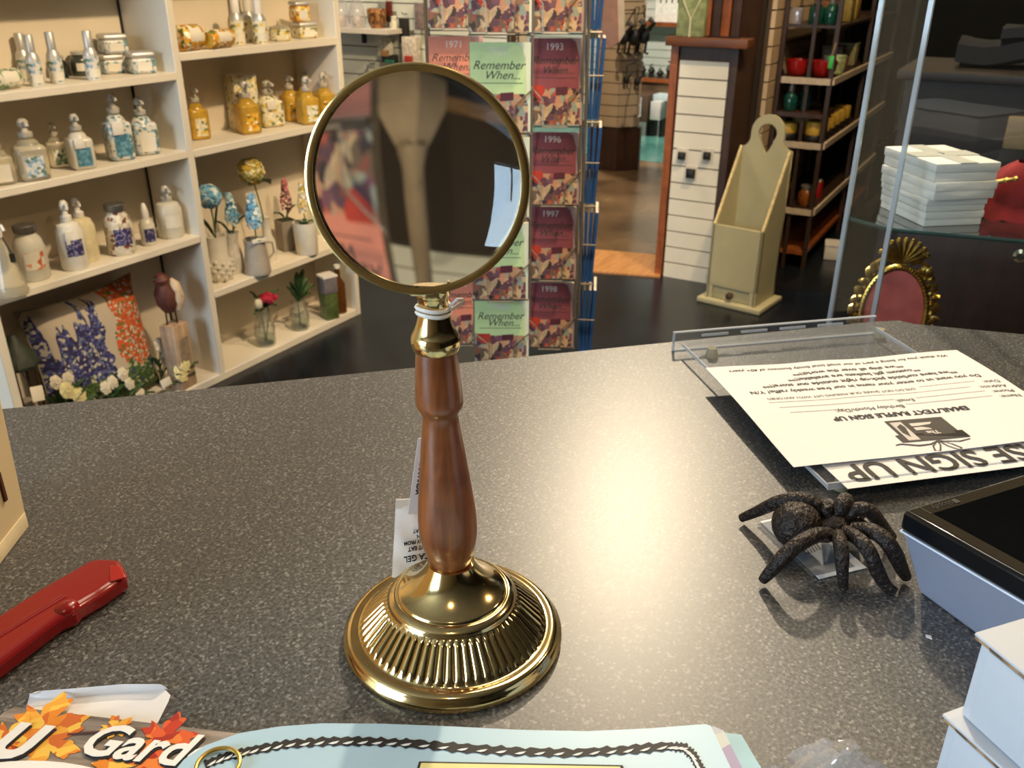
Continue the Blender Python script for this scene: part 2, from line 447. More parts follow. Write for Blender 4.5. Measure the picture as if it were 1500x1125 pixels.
M_ped = plain('grey_pedestal', '#8f8474', .6, var=.15, scale=14)
G().lathe([(.115, 0), (.12, .01), (.11, .09), (.07, .16), (.045, .20)], 4).obj('foot', M_ped, t)
G().lathe([(.045, .2005), (.032, .25), (.027, .66), (.04, .68)], 12).obj('shaft', M_ped, t)
slab('wall_side_core', 4.30, 9.24, 1.152, 1.20, 0, 2.9, M_darkwall)

# second slatted pillar in the back room
p2 = sroot('wall_back_pillar')
G().prism([(6.14, 2.84), (6.14, 2.62), (6.28, 2.50), (6.36, 2.52), (6.36, 2.84)], 0, .30).obj('plinth', M_brownw, p2)
G().prism([(6.17, 2.80), (6.17, 2.63), (6.29, 2.53), (6.34, 2.55), (6.34, 2.80)], .30, 2.8).obj('core', M_groove, p2)
for i in range(17):
    z = .31+i*.0765
    G().prism([(6.155, 2.82), (6.155, 2.634), (6.17, 2.634), (6.17, 2.82)], z, z+.07).obj('slat', M_slatt, p2)
    G().prism([(6.155, 2.630), (6.285, 2.515), (6.295, 2.53), (6.17, 2.64)], z, z+.07).obj('slat', M_slatt, p2)

# ---- far slat wall fittings (left of the rack)
def facing(px, py, X, off=0.02):
    p = at(px, py, X=X); p.x -= off; return p
M_glassw = thin_glass('cone_glass', (.93, .9, .92), 2.2, .05, .12)
sh = thing('wall_shelf', 'white shelf board bracketed on the far slatted wall behind the bookcase', 'shelf', at(524, 40, X=4.2))
G().box((.0, -.02, -.012), (.18, .50, .024)).obj('board', M_white, sh)
G().box((.05, -.0, -.055), (.02, .02, .06)).obj('bracket', M_black, sh)
sh2z = sh.location.z
for k, (px, lb) in enumerate(((501, 'clear glass cone at the left on the far white shelf'), (524, 'iridescent clear glass cone on the far white shelf'))):
    p = at(px, 38, X=4.16); p.z = sh2z+.0005
    t = thing('glass_cone', lb, 'ornament', p, group='glass cones on the far shelf')
    G().lathe([(.034, 0), (.046, .02), (.05, .05), (.038, .10), (.02, .15), (.004, .20)], 14).obj('body', M_glassw, t)
    G().lathe([(.022, .004), (.03, .03), (.02, .06)], 10).obj('core', plain('cone_core', '#d8d2c8', .3, var=.2), t)
p = at(553, 38, X=4.2); p.z = sh2z+.0005
t = thing('wicker_basket', 'brown wicker basket on the far white shelf by the slatted wall', 'basket', p)
G().lathe([(.035, 0), (.05, .03), (.055, .09), (.05, .10), (.045, .09), (.04, .01)], 14).obj('body', cells('wicker', ['#6a4424', '#8a5c30', '#4a2f18', '#a9763f'], 90), t)
def hung(name, label, cat, px, py, wp, hp, col, X=4.27, col2=None, group=None, depth=.012):
    """small item on a hook of the far slat wall"""
    c = at(px, py, X=X); dep = (c-CAM).dot(_f); ww, hh = wp*dep/FPX, hp*dep/FPX
    t = thing(name, label, cat, c-V((.004, 0, hh/2)), group=group)
    G().tube([(.01, 0, hh), (-.03, 0, hh), (-.036, 0, hh+.01)], .0025, 6).obj('hook', M_black, t)
    G().box((-.02, 0, hh*.42), (depth, ww, hh*.84), bev=.004).obj('body', plain('c_'+name+col, col, .6, var=.3, scale=60), t)
    if col2: G().box((-.022, 0, hh*.14), (depth*1.3, ww*.55, hh*.28), bev=.003).obj('pendant', plain('c2_'+name+col2, col2, .5, var=.2), t)
    return t
hung('keyring', 'grey keyring hanging high on the far slatted wall', 'keyring', 564, 17, 14, 40, '#7d817c', col2='#202020')
hung('keyring', 'dark red keyring hanging high on the far slatted wall', 'keyring', 574, 14, 10, 34, '#5d1512', col2='#202020')
hung('keyring', 'black forked keyring hanging on the far slatted wall below the white card', 'keyring', 596, 42, 18, 40, '#23211f', col2='#151515')
hung('display_card', 'pale display card on the far slatted wall between two keyrings', 'card', 580, 34, 12, 30, '#d0cbb7')
hung('display_card', 'cream display card with two tan badges on the far slatted wall', 'card', 568, 66, 26, 30, '#d2d0be', col2='#b58e5e')
hung('display_card', 'grey folded card leaning on the wall beside the pamphlet rack', 'card', 618, 20, 16, 44, '#7d6f6f')
hung('house_ornament', 'small white wooden house ornament on the far wall above the lens', 'ornament', 606, 70, 24, 46, '#c9bfb2', col2='#a03028', depth=.05)
hung('ornament', 'dark ornament with a green end hanging on the far wall above the lens', 'ornament', 575, 84, 30, 14, '#2a2c28', col2='#2d8a74')
hung('hook_rail', 'thin metal hook with a white tag low on the far slatted wall', 'hook', 548, 98, 16, 10, '#8d948f', col2='#e8e8e2')

# ---- back room beyond the opening
tb = at(945, 135, X=8.0)
t = thing('table', 'pale blue topped table deep in the back room', 'table', (8.0, tb.y-.1, 0))
G().box((0, 0, tb.z), (.6, 1.0, .05), bev=.005).obj('table_top', plain('pale_blue_top', '#b9cdd2', .4), t)
for dx in (-.27, .27):
    for dy in (-.46, .46): G().box((dx, dy, tb.z/2-.013), (.05, .05, tb.z-.026)).obj('leg', M_slatb, t)
fx, fy, ftop = 8.0, tb.y-.1, tb.z+.0255
t = thing('wooden_crate', 'long brown wooden crate full of dark ironware in the back room', 'crate', (8.0, fy+.02, ftop))
G().box((0, 0, .055), (.3, .86, .11)).obj('body', wood('crate_wood', '#3c2c1c', '#6a5138', (30, 4, 30), .7), t)
G().box((-.16, 0, .10), (.02, .9, .03)).obj('rim', M_orange, t)
for k in range(9):
    yy = fy+.38-k*.085
    o = thing('iron_ornament', ('first', 'second', 'third', 'fourth', 'fifth', 'sixth', 'seventh', 'eighth', 'last')[k]+' black iron ornament from the left in the back room crate', 'ornament', (7.97, yy, ftop+.1105), rot=random.uniform(0, 3), group='iron ornaments in the crate')
    hh = random.uniform(.06, .13)
    G().lathe([(.03, 0), (.022, hh*.4), (.035, hh*.6), (.012, hh)], 8).obj('body', M_black, o)
    G().tube([(-.035, 0, hh*.5), (-.02, .01, hh*1.1), (.02, 0, hh*1.2)], .006, 5).obj('arm', M_black, o)
def boxy(name, label, cat, px, py, X, wp, hp, dep, col, col2=None):
    p = at(px, py, X=X); d = (p-CAM).dot(_f); ww, hh = wp*d/FPX, hp*d/FPX
    t = thing(name, label, cat, (p.x, p.y, 0))
    z = max(p.z, 0)
    G().box((dep/2, 0, z+hh/2), (dep, ww, hh), bev=.004).obj('body', plain('c_'+name+col, col, .6, var=.1, scale=12), t)
    if z > .02:
        for s in (-1, 1): G().box((dep/2, s*ww*.42, z/2), (dep*.5, .03, z)).obj('leg', M_black, t)
    if col2: G().box((-.006, ww*.05, z+hh*.55), (.01, ww*.5, hh*.7)).obj('label_card', plain('c2'+name+col2, col2, .6), t)
    return t
boxy('storage_box', 'brown box with a white card under the back room table', 'box', 932, 178, 7.6, 34, 38, .25, '#5a4636', '#d8dce2')
boxy('storage_box', 'white box on dark legs under the back room table', 'box', 959, 176, 7.62, 16, 26, .2, '#c9c6c4')
wsh = at(950, 32, X=9.0)
t = thing('wall_shelf', 'wooden shelf on the pale back wall of the far room', 'shelf', (9.12, wsh.y, wsh.z))
G().box((0, 0, -.02), (.24, 1.3, .04)).obj('board', M_orange, t)
G().box((.09, -.3, -.09), (.02, .03, .10)).obj('bracket', M_black, t); G().box((.09, .3, -.09), (.02, .03, .10)).obj('bracket', M_black, t)
q = at(977, 30, X=9.05)
t = thing('notice_sheet', 'bright white sheet standing on the far room shelf', 'sheet', (9.06, q.y, wsh.z+.0005))
G().box((0, 0, .13), (.012, .26, .26)).obj('sheet', plain('bright_paper', '#f2efe6', .8), t)
for k in range(8): G().box((-.008, -.10+k*.03, .20+.03*(k % 2)), (.006, .012, .05)).obj('mark', M_black, t)
for k in range(26):
    z = .4+k*.0765
    if z < 1.4: G().box((9.225, 3.3, z), (.02, 4.2, .07)).obj('slat', M_slatb, bpy.data.objects['wall_far_pale'])
# dark ironware hanging by the second pillar
def iron(label, px, py, s, X=6.05):
    p = at(px, py, X=X)
    t = thing('iron_hanger', label, 'ornament', p, group='black ironware hung beside the back pillar')
    G().tube([(0, 0, s*1.6), (0, 0, s*.7)], .004, 5).obj('wire', M_black, t)
    G().tube([(0, 0, s*1.6), (.03, .01, s*1.75), (6.30-p.x, 2.56-p.y, s*1.75)], .004, 5).obj('hook', M_black, t)
    G().ball((0, 0, s*.2), s*.45, (.5, .9, 1), 2, .08).obj('body', M_black, t)
    G().tube([(0, -s*.3, s*.5), (0, -s*.6, s*.9), (0, -s*.3, s*1.1)], s*.14, 6).obj('neck', M_black, t)
    G().tube([(0, s*.2, -s*.1), (0, s*.3, -s*.7), (0, s*.1, -s*.75)], s*.08, 6).obj('leg', M_black, t)
    G().tube([(0, -s*.2, -s*.1), (0, -s*.15, -s*.7), (0, -s*.35, -s*.75)], s*.08, 6).obj('leg', M_black, t)
iron('black iron bird shape hung nearest the back pillar', 912, 60, .11)
iron('black iron animal shape hung in the middle beside the back pillar', 928, 60, .12, 6.1)
iron('black iron animal shape hung farthest from the back pillar', 942, 58, .12, 6.15)
iron('small black iron shape hung low, nearer the back pillar', 917, 120, .06, 6.0)
iron('small black iron shape hung low, farther from the back pillar', 933, 122, .06, 6.1)

# ================================================================ right of the pillar: bag, cards, bin, shelving
p = at(1013, 46, X=3.985)
t = thing('gift_bag', 'green paper bag with a pale cross ribbon on the pillar beam', 'bag', (3.99, p.y, 1.0945))
G().box((0, 0, .085), (.06, .125, .17), bev=.006).obj('body', cells('green_bag', ['#7d8557', '#8b9163', '#747c50'], 50, .8, .01), t)
G().tube([(-.032, .05, .17), (-.032, 0, .07), (-.032, -.05, .17)], .004, 6).obj('ribbon', plain('cream_ribbon', '#cfc7a6', .6), t)
G().tube([(-.032, 0, .07), (-.032, 0, .0)], .004, 6).obj('ribbon', MATS['cream_ribbon'], t)
M_card = plain('earring_card', '#cfc8b6', .7)
for k, (px, py, lb) in enumerate(((999, 228, 'black stud on a cream card at the upper left of the white slats'), (1036, 228, 'black stud on a cream card at the upper right of the white slats'), (1012, 254, 'larger black stud on a card below the other two on the slats'))):
    p = at(px, py, X=3.99)
    s = .025 if k < 2 else .031
    t = thing('earring_card', lb, 'jewelry', (3.994, p.y, p.z-.03), group='black studs on the slatted pillar')
    G().box((0, 0, .03), (.003, .055, .062)).obj('card', M_card, t)
    G().lathe([(s*.9, 0), (s, .008), (s*.75, .022), (s*.3, .026)], 4, M=Matrix.Translation((-.002, 0, .03)) @ Matrix.Rotation(-PI/2, 4, 'Y') @ Matrix.Rotation(PI/4, 4, 'Z')).obj('stud', M_black, t)

# ---- cream vegetable bin
M_bin = plain('cream_bin_paint', '#b2ab88', .55, var=.05, scale=10)
M_binw = plain('worn_edge', '#cdbb8a', .6, var=.25, scale=60)
bo = at(1112, 463, Z=0)
ex = V((.148, .989, 0)).normalized()     # along its face, right to left
bw = .262; bd = .215
bo = bo+ex*.02+V((ex.y, -ex.x, 0))*.015
rz = math.atan2(ex.y, ex.x)-PI/2
t = thing('vegetable_bin', 'tall cream painted wooden bin with heart cut-out handle and bottom drawer', 'bin', (bo.x, bo.y, 0), rz)
# local: y along face (0..bw), x into depth (0..bd)
G().box((bd/2, bw/2, .012), (bd+.03, bw+.04, .024), bev=.005).obj('plinth', M_bin, t)
y0, y1 = .015, bw-.015
G().box((.012, bw/2, .227), (.018, y1-y0, .262)).obj('front_panel', M_bin, t)
G().box((.012, (y0+y1)/2, .093), (.018, y1-y0, .010)).obj('drawer_rail', M_bin, t)
for yy in (y0+.016, y1-.016): G().box((.012, yy, .058), (.018, .024, .068)).obj('drawer_stile', M_bin, t)
dr = G().box((.022, bw/2, .056), (.018, y1-y0-.054, .060), bev=.003).obj('drawer', M_bin, t)
G().lathe([(.008, 0), (.008, .012), (.016, .02), (.014, .03), (.004, .033)], 14, M=Matrix.Translation((.013, bw/2, .056)) @ Matrix.Rotation(-PI/2, 4, 'Y')).obj('knob', plain('dark_knob', '#4a3a2a', .3), dr)
for yy in (y0+.006, y1-.006):
    # side panel: tall at the back, sloping down to the front panel
    poly = [(.003, .024), (bd, .024), (bd, .664), (bd-.02, .664), (bd-.05, .615), (.02, .372), (.003, .356)]
    Mx = Matrix.Translation((0, yy, 0)) @ Matrix.Rotation(PI/2, 4, 'X')
    G().prism(poly, -.006, .006, M=Mx).obj('side_panel', M_bin, t)
    G().tube([(.006, yy, .360), (.02, yy, .375), (bd-.05, yy, .618), (bd-.02, yy, .666)], .0068, 6).obj('edge', M_binw, t)
# back board with arched top and heart shaped hole
def backboard():
    cx = bw/2; hw = .074; zc = .806-hw
    out = [(y0, .024), (y1, .024), (y1, .664)]
    for k in range(7):
        a = k/6; out.append((y1-(y1-cx-hw)*math.sin(a*PI/2), .664+.046*(1-math.cos(a*PI/2))))
    out.append((cx+hw, zc))
    for k in range(1, 16):
        a = PI*k/16; out.append((cx+hw*math.cos(a), zc+hw*math.sin(a)))
    out.append((cx-hw, zc))
    for k in range(6, -1, -1):
        a = k/6; out.append((y0+(cx-hw-y0)*math.sin(a*PI/2), .664+.046*(1-math.cos(a*PI/2))))
    hole = []
    for k in range(24):
        a = 2*PI*k/24
        s, c = math.sin(a), math.cos(a)
        r = .041
        hole.append((cx+r*c, zc-.004+(r*s if s > 0 else r*s*2.1*(1-abs(c)*.55))))
    cu = bpy.data.curves.new('bb', 'CURVE'); cu.dimensions = '2D'; cu.fill_mode = 'BOTH'; cu.extrude = .008
    for pts in (out, hole):
        sp = cu.splines.new('POLY'); sp.points.add(len(pts)-1); sp.use_cyclic_u = True
        for q, pt in zip(sp.points, pts): q.co = (pt[0], pt[1], 0, 1)
    ob = bpy.data.objects.new('bb', cu); COL.objects.link(ob)
    me = bpy.data.meshes.new_from_object(ob.evaluated_get(bpy.context.evaluated_depsgraph_get()))
    bpy.data.objects.remove(ob); bpy.data.curves.remove(cu)
    Mx = Matrix.Translation((bd-.008, 0, 0)) @ Matrix(((0, 0, 1, 0), (1, 0, 0, 0), (0, 1, 0, 0), (0, 0, 0, 1)))
    me.transform(Mx)
    put('back_board', me, M_bin, t, smooth=0)
backboard()
G().box((bd/2, bw/2, .102), (bd-.02, y1-y0-.02, .01)).obj('inner_floor', M_bin, t)

# ---- metal shelving unit behind the bin
M_post = plain('brown_metal_post', '#352417', .5, var=.2)
M_edge = plain('pale_shelf_edge', '#b9a890', .6)
ub = thing('shelving_unit', 'dark metal shelving unit with pale shelf edges behind the cream bin', 'shelving', (4.45, .86, 0))
UL, UW = 1.7, .235
for xx in (0, .85, UL):
    for yy in (0, UW): G().box((xx, yy, .8), (.02, .02, 1.6)).obj('post', M_post, ub)
G().box((0, .10, .8), (.016, .016, 1.6)).obj('post', M_post, ub)
SHZ = (.30, .615, .905, 1.135)
for i, z in enumerate(SHZ):
    s = G().box((UL/2, UW/2, z-.009), (UL, UW, .012)).obj('shelf', M_post, ub)
    if i < 3:
        G().box((UL/2, -.012, z-.012), (UL, .012, .028)).obj('edge_strip', M_edge, s)
        G().box((-.014, UW/2-.01, z-.012), (.012, UW*.95, .028)).obj('edge_strip', M_edge, s)
G().box((UL/2, UW/2, .08), (UL, UW, .02)).obj('shelf', M_orange, ub)
def on_unit(x, y, i): return (4.45+x, .86+y, SHZ[i]-.0025)
M_gg = plain('dark_green_glass', '#14463a', .12, var=.3, trans=.2, coat=.4)
M_cap = plain('silver_cap', '#b9b2a6', .3, .8)
def unit_bottle(label, x, y, i, s=1.0, grp='green bottles on the metal shelving'):
    b = thing('green_bottle', label, 'bottle', on_unit(x, y, i), group=grp)
    G().lathe([(.026*s, 0), (.03*s, .008*s), (.03*s, .062*s), (.02*s, .075*s), (.012*s, .08*s)], 14).obj('body', M_gg, b)
    G().lathe([(.013*s, .08*s), (.015*s, .085*s), (.015*s, .105*s), (.009*s, .11*s), (.007*s, .125*s)], 10).obj('stopper', M_cap, b)
unit_bottle('dark green bottle at the front left of the top metal shelf', .05, .115, 3, 1.1)
unit_bottle('dark green bottle at the front right of the top metal shelf', .06, .05, 3, 1.1)
unit_bottle('dark green bottle at the left on the brown board under the red bowls', .035, .175, 1, 1.05)
unit_bottle('dark green bottle behind on the brown board under the red bowls', .11, .125, 1, 1.05)
for o in [o for o in bpy.data.objects if o.name.startswith('green_bottle') and abs(o.location.z-SHZ[1]) < .02]: o.location.z = .752
bs = thing('shelf_board', 'small brown wooden board shelf holding green bottles by the bin', 'shelf', (4.56, .975, .73))
G().box((0, 0, .01), (.26, .21, .02)).obj('board', M_brownw, bs)
for yy in (-.1, .1): G().box((0, yy, -.055), (.02, .02, .11)).obj('bracket', M_black, bs)
p = on_unit(.03, .195, 3)
t = thing('clear_ornament', 'clear glass block catching light at the left of the top metal shelf', 'ornament', p)
G().box((0, 0, .035), (.05, .05, .07), bev=.006).obj('body', thin_glass('clear_block', (.75, .7, .72), 2.0, .05, .12), t)
M_redc = plain('red_ceramic', '#8a120e', .3, var=.3, coat=.3)
for k, (x, y, s, lb) in enumerate(((.07, .17, 1.0, 'dark red bowl at the left of the second metal shelf'), (.08, .055, 1.05, 'dark red bowl at the right of the second metal shelf'), (.30, .04, .9, 'red bowl farther back on the second metal shelf'))):
    t = thing('red_bowl', lb, 'bowl', on_unit(x, y, 2), group='red bowls on the metal shelving')
    G().lathe([(.03*s, 0), (.045*s, .01), (.055*s, .04), (.058*s, .075), (.053*s, .075), (.045*s, .03), (.01, .015)], 18).obj('body', M_redc, t)
t = thing('green_bowl', 'pale green patterned bowl beside the red bowl on the metal shelf', 'bowl', on_unit(.19, .03, 2))
G().lathe([(.03, 0), (.045, .01), (.052, .05), (.054, .09), (.05, .09), (.04, .02)], 16).obj('body', cells('green_print', ['#8f9c6a', '#a9b186', '#7d8a58'], 80), t)
t = thing('hang_tag', 'bright green swing tag hanging on the front metal post', 'tag', (4.432, .866, 1.0))
G().box((0, 0, -.02), (.004, .022, .055), bev=.002).obj('card', plain('bright_green', '#3fae4c', .5), t)
G().tube([(0, 0, .008), (.006, -.005, .04), (.012, -.008, .075)], .0025, 5).obj('loop', plain('tan_string', '#a98a62', .7), t)
M_wax = plain('yellow_wax', '#b9953a', .45, var=.15)
for k in range(6):
    lb = ('nearest', 'second', 'third', 'fourth', 'fifth', 'farthest')[k]+' yellow candle in the row on the third metal shelf'
    t = thing('yellow_candle', lb, 'candle', on_unit(.055+k*.125, .05, 1), group='yellow candles on the metal shelving')
    G().lathe([(.045, 0), (.048, .01), (.048, .03), (.045, .034)], 16).obj('dish', M_black, t)
    G().lathe([(.042, .0345), (.044, .04), (.044, .09), (.04, .096)], 16).obj('wax', M_wax, t)
t = thing('yellow_candle', 'yellow candle behind the bin handle on the third metal shelf', 'candle', on_unit(.06, .175, 1), group='yellow candles on the metal shelving')
G().lathe([(.045, 0), (.048, .01), (.048, .03), (.045, .034)], 16).obj('dish', M_black, t)
G().lathe([(.042, .0345), (.044, .04), (.044, .075), (.04, .08)], 16).obj('wax', M_wax, t)
M_carton = plain('tan_carton', '#a58a55', .7, var=.12)
for k, (x, y, hh) in enumerate(((.28, .05, .13), (.40, .05, .13))):
    t = thing('tan_carton', ('nearer', 'farther')[k]+' tan carton standing behind the yellow candles', 'box', on_unit(x, y+.108, 1), group='tan cartons on the metal shelving')
    G().box((0, 0, hh/2+.0), (.09, .09, hh), bev=.003).obj('body', M_carton, t)
    G().box((0, 0, hh+.003), (.094, .094, .006)).obj('lid', M_carton, t)
t = thing('amber_jar', 'orange amber jar on the lowest visible metal shelf', 'jar', on_unit(.09, .05, 0))
G().lathe([(.034, 0), (.04, .01), (.042, .06), (.03, .08)], 16).obj('body', plain('amber_jar', '#7a4413', .25, var=.3, coat=.3), t)
G().lathe([(.031, .0805), (.033, .085), (.033, .10), (.02, .104)], 14).obj('lid', M_cap, t)
t = thing('red_tin', 'small red tin behind the amber jar on the lowest metal shelf', 'tin', on_unit(.30, .04, 0))
G().lathe([(.022, 0), (.022, .075), (.018, .08)], 14).obj('body', M_redc, t); G().lathe([(.018, .0805), (.02, .084), (.012, .095)], 12).obj('lid', M_cap, t)
t = thing('brown_carton', 'brown carton box lying at the left on the lowest metal shelf', 'box', on_unit(.10, .17, 0))
G().box((0, 0, .04), (.16, .08, .08), bev=.004).obj('body', plain('brown_card', '#5a3a22', .8), t)
G().box((0, 0, .082), (.165, .085, .004)).obj('lid', plain('brown_card2', '#6a4528', .8), t)
for k, (x, y, z, c, lb) in enumerate(((.35, .06, 3, '#7a6a30', 'olive carton at the back of the top metal shelf'), (.22, .10, 3, '#6b3f1d', 'brown wooden box on the top metal shelf'), (.6, .08, 3, '#8a6f2b', 'mustard tin farther along the top metal shelf'), (.5, .10, 2, '#5b4630', 'brown basket behind the red bowls on the metal shelf'), (.75, .08, 2, '#7c7450', 'olive bowl far along the second metal shelf'))):
    t = thing('shelf_box', lb, 'box', on_unit(x, y, z))
    G().box((0, 0, .05), (.09, .10, .10), bev=.008).obj('body', plain('sb'+c, c, .6, var=.2), t)
    G().box((0, 0, .105), (.094, .104, .01), bev=.003).obj('lid', plain('sb'+c, c), t)
t = thing('white_carton', 'small white carton on the floor under the metal shelving', 'box', (4.74, .775, 0), .2)
G().box((0, 0, .035), (.12, .09, .07), bev=.004).obj('body', M_white, t); G().box((0, 0, .074), (.124, .094, .008)).obj('lid', M_white, t)

# ---- dark furniture beyond the glass case
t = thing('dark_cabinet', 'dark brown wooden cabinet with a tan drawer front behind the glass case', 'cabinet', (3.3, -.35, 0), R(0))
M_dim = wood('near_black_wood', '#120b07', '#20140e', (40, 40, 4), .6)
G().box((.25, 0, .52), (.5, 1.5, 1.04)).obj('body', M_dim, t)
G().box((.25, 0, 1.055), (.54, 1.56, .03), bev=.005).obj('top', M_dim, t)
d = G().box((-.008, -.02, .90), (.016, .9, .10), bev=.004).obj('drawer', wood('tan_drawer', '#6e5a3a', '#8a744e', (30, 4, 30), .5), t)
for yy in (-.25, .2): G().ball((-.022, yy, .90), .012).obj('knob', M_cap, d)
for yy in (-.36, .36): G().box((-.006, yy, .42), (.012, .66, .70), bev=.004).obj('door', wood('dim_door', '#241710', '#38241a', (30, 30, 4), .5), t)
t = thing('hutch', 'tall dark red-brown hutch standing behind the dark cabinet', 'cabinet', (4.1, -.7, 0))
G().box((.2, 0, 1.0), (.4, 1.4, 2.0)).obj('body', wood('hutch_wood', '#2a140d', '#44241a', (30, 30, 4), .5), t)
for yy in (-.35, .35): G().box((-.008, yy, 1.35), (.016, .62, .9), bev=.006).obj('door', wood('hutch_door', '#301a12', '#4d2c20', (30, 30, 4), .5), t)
t = thing('navy_cloth', 'folded dark navy cloth lying on the cabinet behind the glass case', 'cloth', (3.42, -.02, 1.095))
G().sheet(14, 14, lambda u, v: (.02+.24*u, -.3+.6*v, .055+.012*math.sin(u*9+v*4)+.01*math.sin(v*13)), .054).obj('fold', plain('navy_fabric', '#12151c', .9, var=.2), t)
G().sheet(10, 10, lambda u, v: (.04+.18*u, -.22+.4*v, .095+.01*math.sin(u*8-v*6)), .03).obj('fold', plain('navy_fabric2', '#171920', .9, var=.2), t)
# ================================================================ bookcase
YF, YB = 2.37, 2.592
bk = thing('bookcase', 'white painted open bookcase with two bays of shelves', 'bookcase', (1.30, YF, 0))
def bpart(name, x0, x1, z0, z1, y0=0.0, y1=YB-YF, mat=None, bev=.0015):
    return G().box(((x0+x1)/2-1.30, (y0+y1)/2, (z0+z1)/2), (x1-x0, y1-y0, z1-z0), bev=bev, seg=1).obj(name, mat or M_shelf, bk)
M_shelf = plain('bookcase_paint', '#ddd5c4', .5, var=.04, scale=5)
M_back = plain('bookcase_back', '#d6cab4', .6, var=.04, scale=5)
bpart('side_panel', 1.285, 1.312, 0, 1.85); bpart('divider', 2.037, 2.063, .027, 1.85); bpart('side_panel', 2.815, 2.843, 0, 1.85)
bpart('back_panel', 1.312, 2.036, .0, 1.85, YB-YF-.006, YB-YF-.001, M_back, 0)
bpart('back_panel', 2.064, 2.815, .0, 1.85, YB-YF-.006, YB-YF-.001, M_back, 0)
G().box((2.034-1.30, YB-YF-.010, .92), (.005, .006, 1.8)).obj('seam', M_black, bk)
bpart('bottom_board', 1.312, 2.815, 0, .027)
bpart('top_board', 1.285, 2.843, 1.85, 1.878)
for z in (1.063, .822, .540): bpart('shelf', 1.312, 2.037, z-.022, z, 0, .214)
for z in (1.40,): bpart('shelf', 1.312, 2.037, z-.022, z, 0, .214)
for z in (1.120, .822, .335, 1.44): bpart('shelf', 2.063, 2.815, z-.025, z, 0, .214)
LZ = (1.063, .822, .540, .027); RZ = (1.120, .822, .335, .027)

M_bluefl = cells('blue_floral_print', ['#c9c6bd', '#d6d3ca', '#8fa6b8', '#6f93a0', '#c4c7c0', '#5e7a6a', '#d2cdbf'], 110, .4, .006)
M_yelfl = cells('yellow_floral_print', ['#d9a12a', '#e0b23c', '#c98422', '#e8d9a8', '#6a6a2c', '#d8922a', '#efe2c0'], 100, .4, .006)
M_yelpale = cells('pale_lemon_print', ['#d9d2b4', '#e6dfc4', '#d6b84c', '#cfcab4', '#7a7c4a', '#e0d7b0'], 100, .45, .006)
M_grefl = cells('green_floral_print', ['#cfcbbb', '#ddd8c8', '#6f8a5c', '#4d6444', '#c9c4b0', '#8fa27c'], 110, .5, .006)
M_clear = plain('clear_bottle', '#e9e4cf', .08, var=.05, trans=.75, ior=1.35)
M_milk = plain('milky_bottle', '#d8d3c4', .25, var=.04, trans=.15)
M_amber = plain('amber_soap', '#dfb548', .12, var=.2, trans=.45, ior=1.35)
M_silver = plain('brushed_silver', '#c4c2bd', .42, .55, var=.06)
M_greylid = plain('grey_metal_lid', '#7d7a74', .4, .7)
M_labelp = plain('paper_label', '#dcd6c6', .6, var=.03)
M_purple = cells('purple_label_print', ['#2f2a55', '#3c3568', '#2f2a55', '#8d88a5'], 220, .5)
M_teal = cells('teal_label_print', ['#4d7f92', '#6c98a5', '#3f6c7c'], 120, .5)
M_wplast = plain('white_plastic', '#ddd9cf', .35, var=.03)
M_pearl = plain('pearl_plastic', '#cfc8b8', .2, var=.03, trans=.25)

def rsq(g, w, z0, z1, bev):
    return g.box((0, 0, (z0+z1)/2), (w, w, z1-z0), bev=bev, seg=3)
FACE = AZ+PI         # things on the shelves turn their labels towards the shop
def stand(name, label, cat, px, yb, yt, wpx, Z, group=None, rot=None):
    c, w, h = measure(px, yb, yt, wpx, Z)
    lim = YB-.012-w*.5
    if c.y > lim: c.y = lim
    t = thing(name, label, cat, (c.x, c.y, Z+.0004), -PI/2-.35 if rot is None else rot, group)
    return t, w, h
# local +X of a stood thing points towards the viewer (labels sit at +x)
def room_spray(px, yb, yt, label, Z, body, cap=None, grp=None):
    t, w, h = stand('room_spray', label, 'bottle', px, yb, yt, 21, Z, grp)
    r = w/2
    G().lathe([(r*.94, 0), (r, .004), (r, h*.46), (r*.97, h*.50)], 20).obj('body', body, t)
    G().lathe([(r*.95, h*.501), (r*.9, h*.56), (r*.72, h*.62), (r*.60, h*.655)], 20).obj('shoulder', M_silver, t)
    G().lathe([(r*.62, h*.656), (r*.60, h*.985), (r*.52, h)], 16).obj('cap', cap or M_silver, t)
    G().sheet(8, 1, lambda u, v: (r*1.02*math.cos((u-.5)*1.6), r*1.02*math.sin((u-.5)*1.6), h*(.06+.18*v))).obj('label_paper', M_labelp, t)
def square_jar(px, yb, yt, wpx, label, Z, body, grp=None, z0=None):
    t, w, h = stand('square_jar', label, 'jar', px, yb, yt, wpx, Z if z0 is None else z0, grp)
    rsq(G(), w*.86, 0, h*.72, w*.10).obj('body', body, t)
    rsq(G(), w*.88, h*.722, h, w*.10).obj('lid', M_silver, t)
    G().box((w*.435, 0, h*.34), (.002, w*.5, h*.4)).obj('label_paper', M_labelp, t)
    return t, w, h
